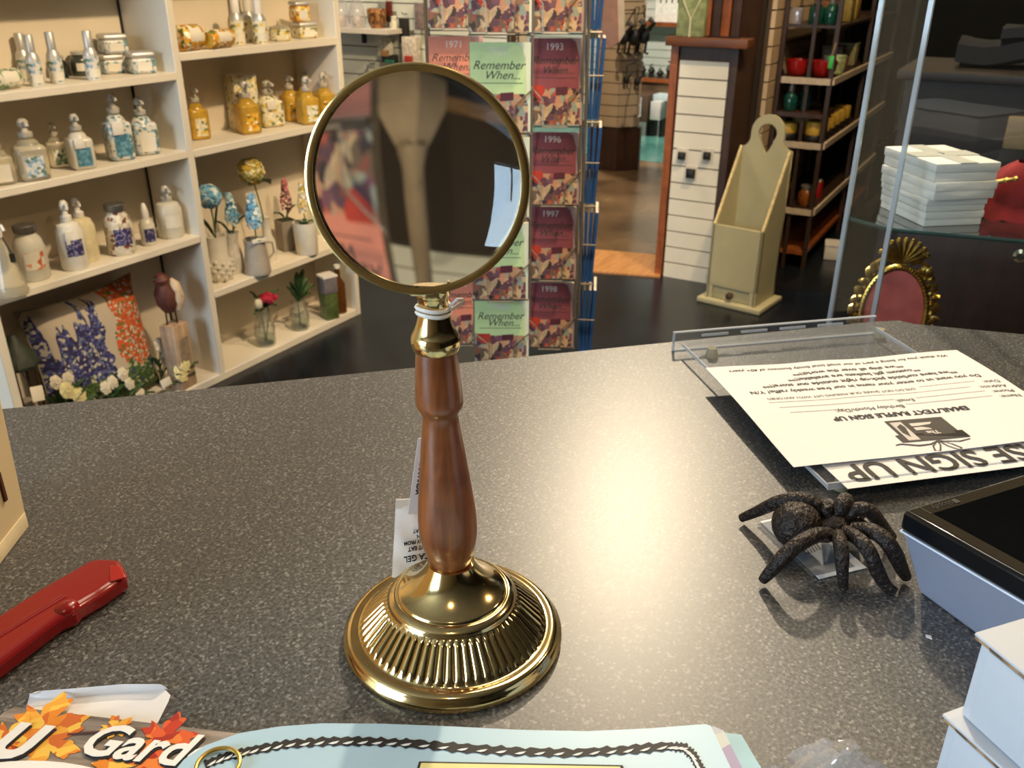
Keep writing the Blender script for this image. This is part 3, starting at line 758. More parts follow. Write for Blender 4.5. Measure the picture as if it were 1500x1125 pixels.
def pump_bottle(px, yb, yt, wpx, label, Z, body, lab=None, grp=None, name='pump_bottle', tagc=False, round_=False, capm=None):
    t, w, h = stand(name, label, 'bottle', px, yb, yt, wpx, Z, grp)
    cm = capm or M_pearl
    if round_:
        r = w/2
        G().lathe([(r*.9, 0), (r, .006), (r, h*.56), (r*.8, h*.66), (r*.34, h*.70)], 20).obj('body', body, t)
    else:
        rsq(G(), w*.84, 0, h*.58, w*.14).obj('body', body, t)
        G().lathe([(w*.34, h*.575), (w*.28, h*.64), (w*.18, h*.68)], 16).obj('shoulder', body, t)
    G().lathe([(w*.20, h*.70), (w*.21, h*.71), (w*.21, h*.78), (w*.12, h*.80), (w*.08, h*.86)], 14).obj('collar', cm, t)
    G().lathe([(w*.09, h*.862), (w*.15, h*.88), (w*.16, h*.95), (w*.09, h)], 12).tube([(w*.05, 0, h*.94), (w*.30, 0, h*.95), (w*.44, 0, h*.93), (w*.47, 0, h*.90)], w*.05, 8).obj('pump', cm, t)
    s = .5 if round_ else .42
    if lab:
        if round_: G().sheet(8, 1, lambda u, v: (w*.508*math.cos((u-.5)*1.3), w*.508*math.sin((u-.5)*1.3), h*(.22+.24*v))).obj('label_paper', lab, t)
        else: G().box((w*.425, 0, h*.24), (.002, w*.52, h*.34)).obj('label_paper', lab, t)
    if tagc: G().box((w*.47, -w*.1, h*.50), (.003, w*.36, h*.2), bev=.004).obj('neck_tag', M_labelp, t)
    return t
def lid_jar(px, yb, yt, wpx, label, Z, body, lab, lid, grp=None):
    t, w, h = stand('lidded_jar', label, 'jar', px, yb, yt, wpx, Z, grp)
    r = w/2
    G().lathe([(r*.9, 0), (r, .006), (r*.98, h*.60), (r*.85, h*.74), (r*.62, h*.82), (r*.62, h*.86)], 20).obj('body', body, t)
    G().lathe([(r*.70, h*.862), (r*.72, h*.87), (r*.72, h*.985), (r*.66, h)], 18).obj('lid', lid, t)
    if lab: G().sheet(8, 1, lambda u, v: (r*1.015*math.cos((u-.5)*1.3), r*1.015*math.sin((u-.5)*1.3), h*(.22+.32*v))).obj('label_paper', lab, t)
    return t, r, h

# ---- left bay, upper shelf
g1 = 'blue floral room sprays'
room_spray(33, 119, 48, 'leftmost of the silver-capped blue floral sprays on the upper left shelf', LZ[0], M_bluefl, grp=g1)
room_spray(56, 127, 51, 'second silver-capped blue floral spray from the left on the upper left shelf', LZ[0], M_bluefl, grp=g1)
room_spray(86, 123, 47, 'third silver-capped blue floral spray from the left on the upper left shelf', LZ[0], M_bluefl, grp=g1)
room_spray(139, 118, 45, 'silver-capped blue floral spray standing alone beside the square jars', LZ[0], M_bluefl, grp=g1)
g2 = 'blue floral square jars'
square_jar(165, 109, 79, 36, 'square floral jar at the lower left of the small stack of three', LZ[0], M_bluefl, g2)
_, _, jh = square_jar(208, 109, 75, 42, 'square floral jar at the lower right of the small stack of three', LZ[0], M_bluefl, g2)
# the third stands across the two
c, w_, h_ = measure(183, 109, 47, 40, LZ[0])
ta = [o for o in bpy.data.objects if o.name.startswith('square_jar')][0]
hA = max(v.co.z for ch in ta.children for v in ch.data.vertices)
t = thing('square_jar', 'square floral jar with silver lid on top of the stack of three', 'jar', ((c.x+ta.location.x)/2+.004, ta.location.y-.004, LZ[0]+hA+.0008), -PI/2-.35, g2)
hB = hA*1.02; w_ = .085
rsq(G(), w_*.86, 0, hB*.72, w_*.1).obj('body', M_bluefl, t); rsq(G(), w_*.88, hB*.722, hB, w_*.1).obj('lid', M_silver, t)
G().box((w_*.435, 0, hB*.34), (.002, w_*.5, hB*.4)).obj('label_paper', M_labelp, t)
def soap_log(px, yb, yt, wpx, label, Z, wrap, end, grp=None, rz=.35):
    c, w, h = measure(px, yb, yt, wpx, Z)
    t = thing('wrapped_soap', label, 'soap', (c.x, min(c.y, YB-.06), Z+.0004), rz, grp)
    r = h*.5
    Mx = Matrix.Translation((0, 0, r)) @ Matrix.Rotation(PI/2, 4, 'Y')
    G().lathe([(r*.85, -w*.5), (r, -w*.42), (r, w*.42), (r*.85, w*.5)], 20, M=Mx).obj('wrapper', wrap, t)
    for s in (-1, 1): G().lathe([(r*.8, s*w*.5), (r*.78, s*w*.505)], 16, M=Mx).obj('end_face', end, t)
    G().sheet(6, 1, lambda u, v: (w*(-.3+.6*v), -r*1.02*math.cos((u-.5)*1.1+.3), r+r*1.02*math.sin((u-.5)*1.1+.3))).obj('label_paper', M_labelp, t)
soap_log(12, 133, 101, 42, 'white and green wrapped soap lying at the left end of the upper left shelf', LZ[0], M_grefl, M_labelp, rz=.1)
M_darkj = plain('dark_leaf_jar', '#3c423c', .25, var=.4, scale=70, coat=.3)
lid_jar(68, 113, 80, 24, 'small dark leafy jar behind the blue floral sprays', LZ[0], M_darkj, None, M_silver, 'small dark jars behind the sprays')
lid_jar(107, 111, 74, 30, 'larger dark leafy jar with pale front behind the blue floral sprays', LZ[0], M_darkj, M_labelp, M_silver, 'small dark jars behind the sprays')
# ---- left bay, second shelf
g3 = 'hand soaps on the second left shelf'
pump_bottle(6, 273, 195, 40, 'clear soap bottle cut off by the left edge of the photo on the second shelf', LZ[1], M_clear, M_labelp, g3)
pump_bottle(52, 267, 174, 50, 'clear bubble soap bottle second from left on the second left shelf', LZ[1], M_clear, M_bluefl, g3)
pump_bottle(88, 247, 180, 34, 'dim clear soap bottle behind the tagged one on the second left shelf', LZ[1], M_clear, M_grefl, g3)
pump_bottle(123, 250, 167, 40, 'white soap bottle with a white neck tag and teal label', LZ[1], M_milk, M_teal, g3, tagc=True)
pump_bottle(179, 237, 136, 42, 'tall blue floral pump bottle with tag second from right on its shelf', LZ[1], M_bluefl, M_teal, g3, tagc=True)
pump_bottle(215, 229, 143, 42, 'blue floral bottle with clear domed cap at the right of the second left shelf', LZ[1], M_bluefl, M_labelp, g3)
# ---- left bay, third shelf
def flask(px, yb, yt, wpx, label, Z):
    t, w, h = stand('spray_flask', label, 'bottle', px, yb, yt, wpx, Z)
    r = w/2
    G().lathe([(r*.98, 0), (r, .008), (r*.9, h*.10), (r*.42, h*.60), (r*.2, h*.70), (r*.2, h*.74)], 24).obj('body', M_clear, t)
    G().lathe([(r*.24, h*.742), (r*.26, h*.80), (r*.2, h*.84), (r*.2, h*.96), (r*.14, h)], 14).tube([(r*.1, 0, h*.92), (r*.5, .01, h*.90), (r*.65, .012, h*.84)], r*.09, 8).obj('sprayer', M_wplast, t)
    G().tube([(0, r*.2, h*.72), (r*.4, r*.4, h*.55), (r*.5, r*.45, h*.42)], .003, 6).obj('cord', M_black, t)
    G().box((r*.48, r*.4, h*.48), (.003, r*.3, h*.12), bev=.001).obj('swing_tag', M_black, t)
flask(19, 437, 318, 50, 'clear tapered spray flask with dark tag at the left of the third shelf', LZ[2])
M_rose = cells('rose_label_print', ['#d8cfba', '#d8cfba', '#c0603f', '#cf8a6a'], 60, .5)
lid_jar(54, 414, 329, 44, 'tall clear jar with dark grey lid and a coral rose label', LZ[2], M_milk, M_rose, M_greylid)
pump_bottle(129, 386, 290, 38, 'plain cream pump bottle behind the purple-labelled one', LZ[2], plain('cream_lotion', '#d6cba6', .35), None, round_=True, capm=M_wplast)
pump_bottle(113, 398, 294, 38, 'white pump bottle with a purple label and white neck tag', LZ[2], M_wplast, M_purple, round_=True, capm=M_wplast, tagc=True)
M_potp = cells('potpourri', ['#cfc7b2', '#ddd6c6', '#8a4a30', '#bfb6a0', '#e2dccb', '#6b3a2a', '#d8d0bd'], 90, .35, .01)
lid_jar(181, 376, 298, 40, 'glass jar of cream and red potpourri with purple label', LZ[2], M_potp, M_purple, M_greylid)
def small_spray(px, yb, yt, wpx, label, Z):
    t, w, h = stand('small_spray', label, 'bottle', px, yb, yt, wpx, Z)
    r = w/2
    G().lathe([(r*.95, 0), (r, .004), (r, h*.5), (r*.6, h*.62), (r*.45, h*.64)], 16).obj('body', M_milk, t)
    G().lathe([(r*.5, h*.641), (r*.5, h*.8), (r*.28, h*.98), (r*.15, h)], 14).obj('cap', M_wplast, t)
    G().sheet(8, 1, lambda u, v: (r*1.02*math.cos((u-.5)*1.5), r*1.02*math.sin((u-.5)*1.5), h*(.10+.32*v))).obj('label_paper', M_purple, t)
small_spray(220, 361, 298, 22, 'small white spray bottle with purple label beside the potpourri jar', LZ[2])
pump_bottle(253, 351, 272, 38, 'frosted white bottle with a small grey label at the right of the third shelf', LZ[2], M_milk, M_labelp, round_=True, capm=M_pearl)

# ---- right bay, upper shelf
g4 = 'yellow floral room sprays'
soap_log(278, 76, 36, 42, 'yellow floral wrapped soap at the far left of the upper right shelf', RZ[0], M_yelfl, M_yelfl, 'yellow wrapped soaps', .15)
soap_log(322, 73, 43, 52, 'yellow floral wrapped soap with an amber end in front on the upper right shelf', RZ[0], M_yelfl, M_amber, 'yellow wrapped soaps', .2)
soap_log(296, 58, 33, 34, 'yellow floral wrapped soap lying behind the other two', RZ[0], M_yelfl, M_yelfl, 'yellow wrapped soaps', .2)
room_spray(331, 60, -12, 'first white-capped lemon spray from the left on the upper right shelf', RZ[0], M_yelpale, M_wplast, g4)
room_spray(350, 66, -6, 'second white-capped lemon spray from the left on the upper right shelf', RZ[0], M_yelpale, M_wplast, g4)
room_spray(368, 62, -8, 'third white-capped lemon spray from the left on the upper right shelf', RZ[0], M_yelpale, M_wplast, g4)
room_spray(383, 65, -3, 'rightmost white-capped lemon spray on the upper right shelf', RZ[0], M_yelpale, M_wplast, g4)
t, w, h = stand('glass_dish', 'low glass candle dish with lemon wax on the upper right shelf', 'candle', 411, 61, 30, 32, RZ[0])
G().lathe([(w*.42, 0), (w*.5, .006), (w*.5, h*.55), (w*.46, h*.6)], 18).obj('bowl', M_yelpale, t)
G().lathe([(w*.48, h*.605), (w*.5, h*.62), (w*.46, h*.7), (w*.1, h*.8), (w*.1, h*.95)], 18).obj('lid', M_clear, t)
square_jar(447, 57, 32, 34, 'lemon print square jar under the smaller one at the right end', RZ[0], M_yelpale, 'lemon square jars')
ta = [o for o in bpy.data.objects if o.name.startswith('square_jar')][-1]
ta = bpy.data.objects['square_jar.003'] if 'square_jar.003' in bpy.data.objects else ta
hA = max(v.co.z for ch in ta.children for v in ch.data.vertices)
t = thing('square_jar', 'lemon print jar with clear lid stacked at the right end of the upper shelf', 'jar', (ta.location.x-.012, ta.location.y+.006, RZ[0]+hA+.0008), -PI/2-.35, 'lemon square jars')
rsq(G(), .06, 0, .055, .008).obj('body', M_yelfl, t); rsq(G(), .062, .0555, .07, .008).obj('lid', M_silver, t)
G().box((.031, 0, .026), (.002, .036, .03)).obj('label_paper', M_labelp, t)
# ---- right bay, second shelf
g5 = 'amber soaps on the second right shelf'
def amber(px, yb, yt, wpx, label, lab=M_yelfl): return pump_bottle(px, yb, yt, wpx, label, RZ[1], M_amber, lab, g5, name='amber_soap')
amber(293, 206, 126, 33, 'amber soap bottle at the far left of the second right shelf', M_yelpale)
def carton(px, yb, yt, wpx, label, Z, mat):
    t, w, h = stand('floral_carton', label, 'box', px, yb, yt, wpx, Z)
    G().box((0, 0, h/2), (w*.75, w*.8, h), bev=.002).obj('body', mat, t)
    G().box((0, 0, h+.001), (w*.74, w*.79, .002)).obj('flap', M_labelp, t)
    G().box((w*.378, 0, h*.26), (.002, w*.55, h*.28)).obj('label_paper', M_yelfl, t)
carton(332, 189, 107, 44, 'tall lemon floral carton between the amber soap bottles', RZ[1], M_yelpale)
amber(366, 198, 119, 36, 'amber soap bottle with pearl cap in front of the tall carton')
pump_bottle(397, 188, 118, 42, 'white and lemon square pump bottle with white tag', RZ[1], M_yelpale, M_yelpale, name='lotion_bottle', tagc=True)
amber(428, 179, 110, 30, 'amber soap bottle at the left of the group of four by the lens')
amber(453, 184, 112, 33, 'amber soap bottle at the front of the group of four by the lens', M_yelpale)
amber(449, 172, 106, 28, 'amber soap bottle at the back of the group of four by the lens')
amber(477, 176, 107, 30, 'amber soap bottle at the right of the group of four by the lens')
# ---- right bay, third shelf: vases and flowers
M_ceram = plain('white_ceramic', '#d3ccbc', .3, var=.04, coat=.2)
M_grey = plain('grey_enamel', '#a59c8f', .35, var=.06)
M_dgrey = plain('grey_stoneware', '#8a8174', .6, var=.06)
M_leaf = plain('leaf_green', '#33502a', .6, var=.3, scale=30)
M_stem = plain('stem_green', '#4f6638', .6, var=.2)
M_bl1 = plain('blue_petal', '#9cc3d4', .7, var=.25, scale=90); M_bl2 = plain('deep_blue_petal', '#5f9dc2', .7, var=.25, scale=90); M_bl3 = plain('pale_blue_petal', '#d0dedc', .7, var=.1)
M_ye1 = plain('yellow_petal', '#c3a23a', .7, var=.2, scale=90); M_ye2 = plain('pale_yellow_petal', '#d8cf9a', .7, var=.15, scale=60)
M_pk = plain('pink_petal', '#c06a72', .7, var=.3, scale=90); M_pk2 = plain('plum_petal', '#6a3a44', .7, var=.3)
M_wh = plain('white_petal', '#d6cfbb', .7, var=.1)
def petals(g, c, r, n=5, nrm=V((0, 0, 1))):
    q = nrm.to_track_quat('Z', 'Y').to_matrix().to_4x4()
    for k in range(n):
        a = 2*PI*k/n
        o = q @ V((math.cos(a)*r*.6, math.sin(a)*r*.6, 0))
        g.ball(V(c)+o, r*.55, (1, 1, .35), 1, 0, q @ Matrix.Rotation(a, 4, 'Z'))
def spike(t, base, h, r, mats, n=26):
    n = int(n*2.3)
    """hyacinth: florets spiralling up a stem"""
    gs = [G() for _ in mats]
    for k in range(n):
        u = k/(n-1); a = k*2.4
        rr = r*(1-.55*u**2)*(.75+.25*math.sin(PI*min(1, u*1.6)))
        nv = V((math.cos(a), math.sin(a), .25))
        petals(random.choice(gs), V(base)+V((math.cos(a)*rr*.85, math.sin(a)*rr*.85, u*h+random.uniform(-.003, .003))), r*.24, 5, nv+V((random.uniform(-.4, .4), random.uniform(-.4, .4), random.uniform(-.4, .4))))
    for g, mt in zip(gs, mats): g.obj('florets', mt, t)
def globe(t, c, r, mats, n=60):
    n = int(n*2.6)
    gs = [G() for _ in mats]
    for k in range(n):
        z = 1-2*(k+.5)/n; a = k*2.39996; s = math.sqrt(1-z*z)
        nv = V((math.cos(a)*s, math.sin(a)*s, z))
        petals(random.choice(gs), V(c)+nv*r*random.uniform(.82, .96), r*.165, 4, nv+V((random.uniform(-.4, .4), random.uniform(-.4, .4), random.uniform(-.4, .4))))
    gs[0].ball(c, r*.7, sub=1)
    for g, mt in zip(gs, mats): g.obj('blooms', mt, t)
def leaf(t, a, b, wd, mat=None, name='leaf', lift=.25):
    a, b = V(a), V(b); ax = b-a; sd = ax.cross(V((0, 0, 1)))
    sd = (sd.normalized() if sd.length > 1e-6 else V((1, 0, 0)))*wd
    def fn(u, v):
        wgt = math.sin(PI*min(1, max(0, u*.96+.02)))**.8
        return a+ax*u+sd*(v-.5)*wgt+V((0, 0, lift*ax.length*math.sin(PI*u)*.6+abs(v-.5)*wd*.5))
    G().sheet(8, 4, fn, .0012).obj(name, mat or M_leaf, t)
def atp(px, py, Y): return at(px, py, Y=Y)
def flower_at(name, label, px, py, Y, cat='flower'):
    return None
def vase(name, label, px, yb, yt, wpx, mat, kind, cat='vase'):
    t, w, h = stand(name, label, cat, px, yb, yt, wpx, RZ[2])
    r = w/2
    if kind == 'pitcher':
        G().lathe([(r*.8, 0), (r, h*.12), (r*.95, h*.45), (r*.62, h*.72), (r*.66, h*.86), (r*.8, h), (r*.74, h), (r*.55, h*.8), (r*.55, h*.72), (r*.8, h*.4), (r*.6, .01)], 20).obj('body', mat, t)
        G().tube([(-r*.6, r*.3, h*.84), (-r*1.3, r*.6, h*.76), (-r*1.35, r*.65, h*.5), (-r*.85, r*.4, h*.34)], r*.11, 8).obj('handle', mat, t)
    elif kind == 'can':
        G().lathe([(r, 0), (r*1.02, .004), (r*.98, h*.3), (r*.80, h*.82), (r*.86, h), (r*.8, h), (r*.74, h*.82), (r*.9, h*.3), (r*.9, .01)], 20).obj('body', mat, t)
        G().tube([(0, r*.84, h*.85), (0, r*1.45, h*.8), (0, r*1.5, h*.5), (0, r*.95, h*.34)], r*.09, 8).obj('handle', mat, t)
        G().box((r*.93, 0, h*1.02), (.002, r*1.2, h*.12), bev=.0008).obj('tag_card', M_labelp, t)
    elif kind == 'square':
        G().box((0, 0, h/2), (w*.84, w*.84, h), bev=.005).obj('body', mat, t)
        G().box((0, 0, h), (w*.70, w*.70, .004)).obj('soil', plain('potting_moss', '#3a3a24', .9), t)
    elif kind == 'pot':
        G().lathe([(r*.86, 0), (r*.9, .005), (r, h*.97), (r, h), (r*.9, h), (r*.86, h*.85)], 20).obj('body', mat, t)
        G().lathe([(r*.84, h*.84), (r*.5, h*.9)], 16).obj('moss', M_leaf, t)
    elif kind == 'knit':
        G().lathe([(r*.7, 0), (r, h*.15), (r, h*.42), (r*.72, h*.56), (r*.8, h), (r*.7, h), (r*.6, h*.6)], 20).obj('body', mat, t)
        g = G()
        for k in range(40):
            z = (k+.5)/40; a = k*2.4
            g.ball((r*.97*math.cos(a), r*.97*math.sin(a), h*(.10+.38*z)), r*.16, sub=1)
        g.obj('bobbles', mat, t)
    elif kind == 'bottle':
        G().lathe([(r, 0), (r, h*.45), (r*.6, h*.62), (r*.55, h*.97), (r*.62, h)], 18).obj('body', mat, t)
    return t, r, h
def loc_of(t, wp):
    """world point -> local of a thing that is only turned about z"""
    return (Matrix.Rotation(-t.rotation_euler.z, 3, 'Z') @ (V(wp)-t.location))
def stem(t, top, h, bend=.01):
    a = V((0, 0, h*.6)); b = V(top); mid = (a+b)/2+V((bend, 0, 0))
    G().tube([a, mid, b], .0028, 6).obj('stem', M_stem, t)
t, r, h = vase('knitted_vase', 'white bobbled ceramic vase of pale blue hydrangea beside the divider', 325, 416, 345, 40, M_ceram, 'knit')
p = loc_of(t, at(306, 288, Y=t.location.y)); stem(t, p, h); globe(t, p, .045, [M_bl3, M_bl1, M_bl2], 54)
leaf(t, (0, 0, h*.95), p+V((.0, .03, -.03)), .02); leaf(t, (0, 0, h*.9), (.03, -.07, h*1.5), .025)
t, r, h = vase('white_jug', 'glossy white jug of blue hyacinth behind the bobbled vase', 346, 402, 340, 28, plain('glossy_white', '#cfc9bd', .12, coat=.5), 'pitcher')
p = loc_of(t, at(341, 327, Y=t.location.y)); stem(t, p, h); spike(t, p, .105, .030, [M_bl2, M_bl1, M_bl3], 30); leaf(t, (0, 0, h*.9), (.02, -.06, h*1.35), .022); leaf(t, (0, 0, h*.9), (.03, .06, h*1.4), .022)
t, r, h = vase('grey_milk_can', 'grey enamel milk can with a daisy tag and blue hyacinth', 379, 405, 350, 38, M_grey, 'can')
p = loc_of(t, at(373, 332, Y=t.location.y)); stem(t, p, h); spike(t, p, .118, .034, [M_bl1, M_bl2, M_bl3], 34)
g = G(); petals(g, (r*.8, 0, h*1.05), .012, 7); g.obj('daisy', M_ye2, t)
t, r, h = vase('cream_vase', 'slim cream bottle vase holding the round yellow hydrangea', 396, 385, 318, 22, M_ceram, 'bottle')
p = loc_of(t, at(367, 251, Y=t.location.y)); stem(t, p, h); globe(t, p, .052, [M_ye1, M_ye2, plain('olive_petal', '#8f8440', .7, var=.2)], 70)
leaf(t, p+V((.0, .02, -.05)), loc_of(t, at(397, 270, Y=t.location.y)), .05)
t, r, h = vase('grey_square_vase', 'grey square vase of pink and plum hyacinth beside the white pot', 423, 369, 322, 30, M_dgrey, 'square')
p = loc_of(t, at(420, 306, Y=t.location.y)); stem(t, p, h); spike(t, p, .115, .026, [M_pk2, M_pk, M_pk], 28); leaf(t, (0, 0, h), (.0, .05, h+.05), .018); leaf(t, (0, 0, h), (.03, -.06, h+.04), .018)
t, r, h = vase('white_pot', 'white flowerpot of pale yellow hyacinth partly behind the lens', 451, 376, 325, 36, M_ceram, 'pot')
p = loc_of(t, at(445, 312, Y=t.location.y)); stem(t, p, h); spike(t, p, .115, .026, [M_ye2, M_wh, M_ye1], 28)
for a in (0, 1.3, 2.6, 4.0, 5.2): leaf(t, (0, 0, h*.86), (.035*math.cos(a), .035*math.sin(a), h*.86+.02), .016)
# ---- right bay, bottom: glass jars with stems
M_jarg = thin_glass('jar_glass', (.95, .96, .94), 1.8, .02, .03)
def glass_jar(label, px, yb, yt, wpx, name='glass_jar'):
    t, w, h = stand(name, label, 'vase', px, yb, yt, wpx, RZ[3]); r = w/2
    G().lathe([(r*.9, 0), (r, h*.1), (r*1.0, h*.55), (r*.7, h*.78), (r*.72, h), (r*.66, h), (r*.64, h*.78), (r*.94, h*.5), (r*.9, .008)], 20).obj('body', M_jarg, t)
    G().lathe([(r*.84, .009), (r*.88, h*.12), (r*.88, h*.28)], 16).obj('water', thin_glass('water', (.88, .92, .85), 1.0), t)
    return t, r, h
t, r, h = glass_jar('ribbed glass jar holding a magenta rose and a white bud', 391, 510, 455, 30)
p = loc_of(t, at(392, 437, Y=t.location.y)); stem(t, p, .02)
g = G()
for k in range(16):
    a = k*2.4; rr = .004+.0017*k
    g.ball(p+V((rr*math.cos(a), rr*math.sin(a), .012-.001*k)), .018, (1, 1, .8), 1, .1)
g.obj('rose', plain('magenta_petal', '#a02038', .6, var=.3, scale=60), t)
q = loc_of(t, at(378, 445, Y=t.location.y)); stem(t, q, .02); g = G(); g.ball(q, .016, (1, 1, 1.6), 2, .05); g.obj('bud', M_wh, t)
for px, py in ((366, 428), (408, 425), (405, 448), (372, 462)): leaf(t, (0, 0, h), loc_of(t, at(px, py, Y=t.location.y)), .024)
t, r, h = glass_jar('ribbed glass jar of dark green sprigs on the bottom shelf', 441, 486, 440, 28)
for px, py in ((425, 415), (435, 400), (445, 396), (452, 408), (461, 418), (447, 420), (428, 432), (455, 430), (420, 422), (440, 412)):
    leaf(t, (0, 0, h*.9), loc_of(t, at(px, py, Y=t.location.y)), .03)
G().tube([(0, 0, .02), (0, 0, h*1.3)], .003, 6).obj('stem', M_stem, t)
t, w, h = stand('green_glass_vase', 'square green glass vase with grey top beside the right bookcase end', 'vase', 484, 470, 402, 26, RZ[3])
G().box((0, 0, h*.30), (w*.8, w*.8, h*.6), bev=.004).obj('body', plain('moss_glass', '#5d6b3c', .2, var=.3, trans=.3), t)
G().box((0, 0, h*.78), (w*.86, w*.86, h*.36), bev=.004).obj('band', plain('dusky_band', '#6b6466', .5, var=.2), t)
G().box((0, 0, h*.98), (w*.9, w*.9, h*.04)).obj('rim', M_wplast, t)
t, w, h = stand('brown_bottle', 'tall brown glass bottle behind the green square vase', 'bottle', 499, 460, 388, 20, RZ[3])
G().lathe([(w*.5, 0), (w*.5, h*.6), (w*.2, h*.75), (w*.2, h*.93)], 14).obj('body', plain('brown_glass', '#5e3a18', .2, var=.2, trans=.2), t)
G().lathe([(w*.22, h*.931), (w*.22, h)], 12).obj('cap', M_wplast, t)

# ---- left bay, bottom: cushion, silk flowers, carved bird
t = thing('printed_cushion', 'cushion printed with blue flower spikes and orange blooms on the bottom shelf', 'cushion', (1.66, 2.485, .031), (R(-8), 0, R(2)))
def pil(u, v):
    return None
def cushion():
    g = G(); n = 16; W, Hh = .43, .40
    def pt(i, j, s):
        u, v = i/n*2-1, j/n*2-1
        e = max(0, (1-u**4)*(1-v**4))**.5
        pin = 1-.10*(1-abs(u)**2)*(abs(v)**3)
        pin2 = 1-.10*(1-abs(v)**2)*(abs(u)**3)
        return V((u*W/2*pin2, s*.065*e, Hh/2+v*Hh/2*pin))
    for s in (-1, 1):
        A = [[g.bm.verts.new(pt(i, j, s)) for j in range(n+1)] for i in range(n+1)]
        for i in range(n):
            for j in range(n): g.bm.faces.new((A[i][j], A[i+1][j], A[i+1][j+1], A[i][j+1]))
    bmesh.ops.remove_doubles(g.bm, verts=g.bm.verts, dist=1e-5)
    return g
cushion().obj('cover', pillow_mat(), t)
n = 48; pts = []
for k in range(n):
    a = k/n*4; s = int(a); f = a-s
    bw_ = .10*(1-(2*f-1)**2)
    pts.append(((-.215+.43*f, 0, .2*bw_), (.215*(1-bw_), 0, .40*f), (.215-.43*f, 0, .40-.2*bw_), (-.215*(1-bw_), 0, .40-.40*f))[s])
G().tube(pts, .003, 6, True).obj('piping', plain('dark_piping', '#8a7f6c', .8), t)
def silk(label, spots, mat, Yp, grp, n=7, r=.02):
    b = at(spots[0][0], 600, Y=Yp)
    t = thing('silk_flower', label, 'flower', (b.x, Yp, .0275), group=grp)
    for px, py in spots:
        q = at(px, py, Y=Yp)-t.location
        G().tube([(0, 0, 0), (q.x*.5, .01, q.z*.5), q], .0025, 6).obj('stem', M_stem, t)
        g = G()
        for k in range(3): petals(g, q+V((0, -.004*k, .003*k)), r*(1-.25*k), n, V((.25, -1, .35)))
        g.obj('bloom', mat, t)
        leaf(t, q*.5, q+V((.05, -.01, -.02)), .025); leaf(t, q*.4, q+V((-.05, -.01, -.03)), .025)
gs = 'silk flowers in front of the cushion'
silk('pale yellow silk flower at the lower left corner of the cushion', [(98, 572), (116, 580)], M_ye2, 2.41, gs, 8, .026)
silk('white silk flowers in front of the middle of the cushion', [(165, 560), (180, 548), (155, 568)], M_wh, 2.41, gs, 6, .022)
silk('white silk flowers at the lower edge below the orange print', [(190, 562), (205, 575), (215, 585)], M_wh, 2.40, gs, 6, .02)
silk('large pale yellow silk flower beside the wooden block', [(270, 530), (266, 545)], M_ye2, 2.385, gs, 9, .034)
silk('cream silk flower above the large yellow one by the block', [(243, 525), (235, 505)], M_wh, 2.46, gs, 7, .026)
silk('white silk flower cluster in the left corner of the shelf', [(82, 560), (100, 555)], M_wh, 2.43, gs, 6, .022)
# carved bird on wire legs over a wooden block
p = at(284, 570, Z=.027)
bb = thing('wooden_block', 'pale weathered wooden block standing beside the divider', 'block', (p.x+.0, p.y+.05, .0275), .15)
bh_ = .235
G().box((0, 0, bh_/2), (.075, .06, bh_), bev=.004).obj('body', wood('pale_block', '#8a7058', '#c7ab8c', (40, 40, 5), .7), bb)
G().box((.0, -.031, bh_*.55), (.045, .004, bh_*.5)).obj('inset', plain('grey_wash', '#8d7d6c', .8, var=.3, scale=50), bb)
t = thing('carved_bird', 'brown and cream carved bird on wire legs above the wooden block', 'figurine', (bb.location.x-.005, bb.location.y, .0275+bh_+.0005), -.5)
for dx in (-.015, .018): G().tube([(dx, 0, 0), (dx*.9, .002, .05)], .003, 6).obj('leg', M_black, t)
g = G(); g.tube([(0, 0, .045), (-.002, 0, .075), (-.004, 0, .115), (-.008, 0, .145), (-.012, -.004, .165), (-.012, -.006, .18)], [.018, .036, .038, .024, .026, .012], 14); g.obj('body', plain('bird_brown', '#5b332a', .6, var=.3, scale=40), t)
g = G(); g.tube([(.028, -.006, .05), (.032, -.008, .09), (.026, -.008, .14), (.018, -.008, .16)], [.012, .024, .018, .006], 12); g.obj('wing', plain('bird_cream', '#c8b296', .6, var=.2, scale=40), t)
G().tube([(-.03, -.012, .168), (-.048, -.02, .165)], [.005, .001], 6).obj('beak', M_black, t)
t = thing('price_card', 'small square cream price card leaning by the cushion on the bottom shelf', 'card', at(53, 570, Y=2.40)-V((0, 0, .015)), (R(-15), R(15), .2))
G().box((0, 0, 0), (.045, .003, .045), bev=.0008).obj('card', M_labelp, t)
G().tube([(-.01, 0, .022), (-.03, .01, .07)], .0012, 5).obj('string', M_black, t)
t = thing('price_card', 'tiny white price card below the orange blooms on the bottom shelf', 'card', at(243, 560, Y=2.40), (R(-15), 0, .1))
G().box((0, 0, 0), (.045, .003, .028), bev=.0008).obj('card', M_wplast, t); G().tube([(0, 0, .014), (.01, .01, .05)], .0012, 5).obj('string', M_black, t)
t = thing('dark_lantern', 'dark green and brown metal lantern at the left end of the bottom shelf', 'lantern', (1.385, 2.47, .0275), .2)
G().lathe([(.05, 0), (.055, .02), (.045, .03)], 8).obj('base', plain('maroon_metal', '#3c1f1a', .6), t)
for a in range(4): G().tube([(.04*math.cos(a*PI/2+.5), .04*math.sin(a*PI/2+.5), .03), (.045*math.cos(a*PI/2+.5), .045*math.sin(a*PI/2+.5), .26)], .004, 6).obj('bar', plain('bronze_bar', '#4a3a22', .5, .4), t)
G().lathe([(.055, .26), (.06, .27), (.05, .30), (.02, .34), (.01, .36)], 8).obj('roof', plain('dark_green_metal', '#2c332a', .6, var=.3), t)
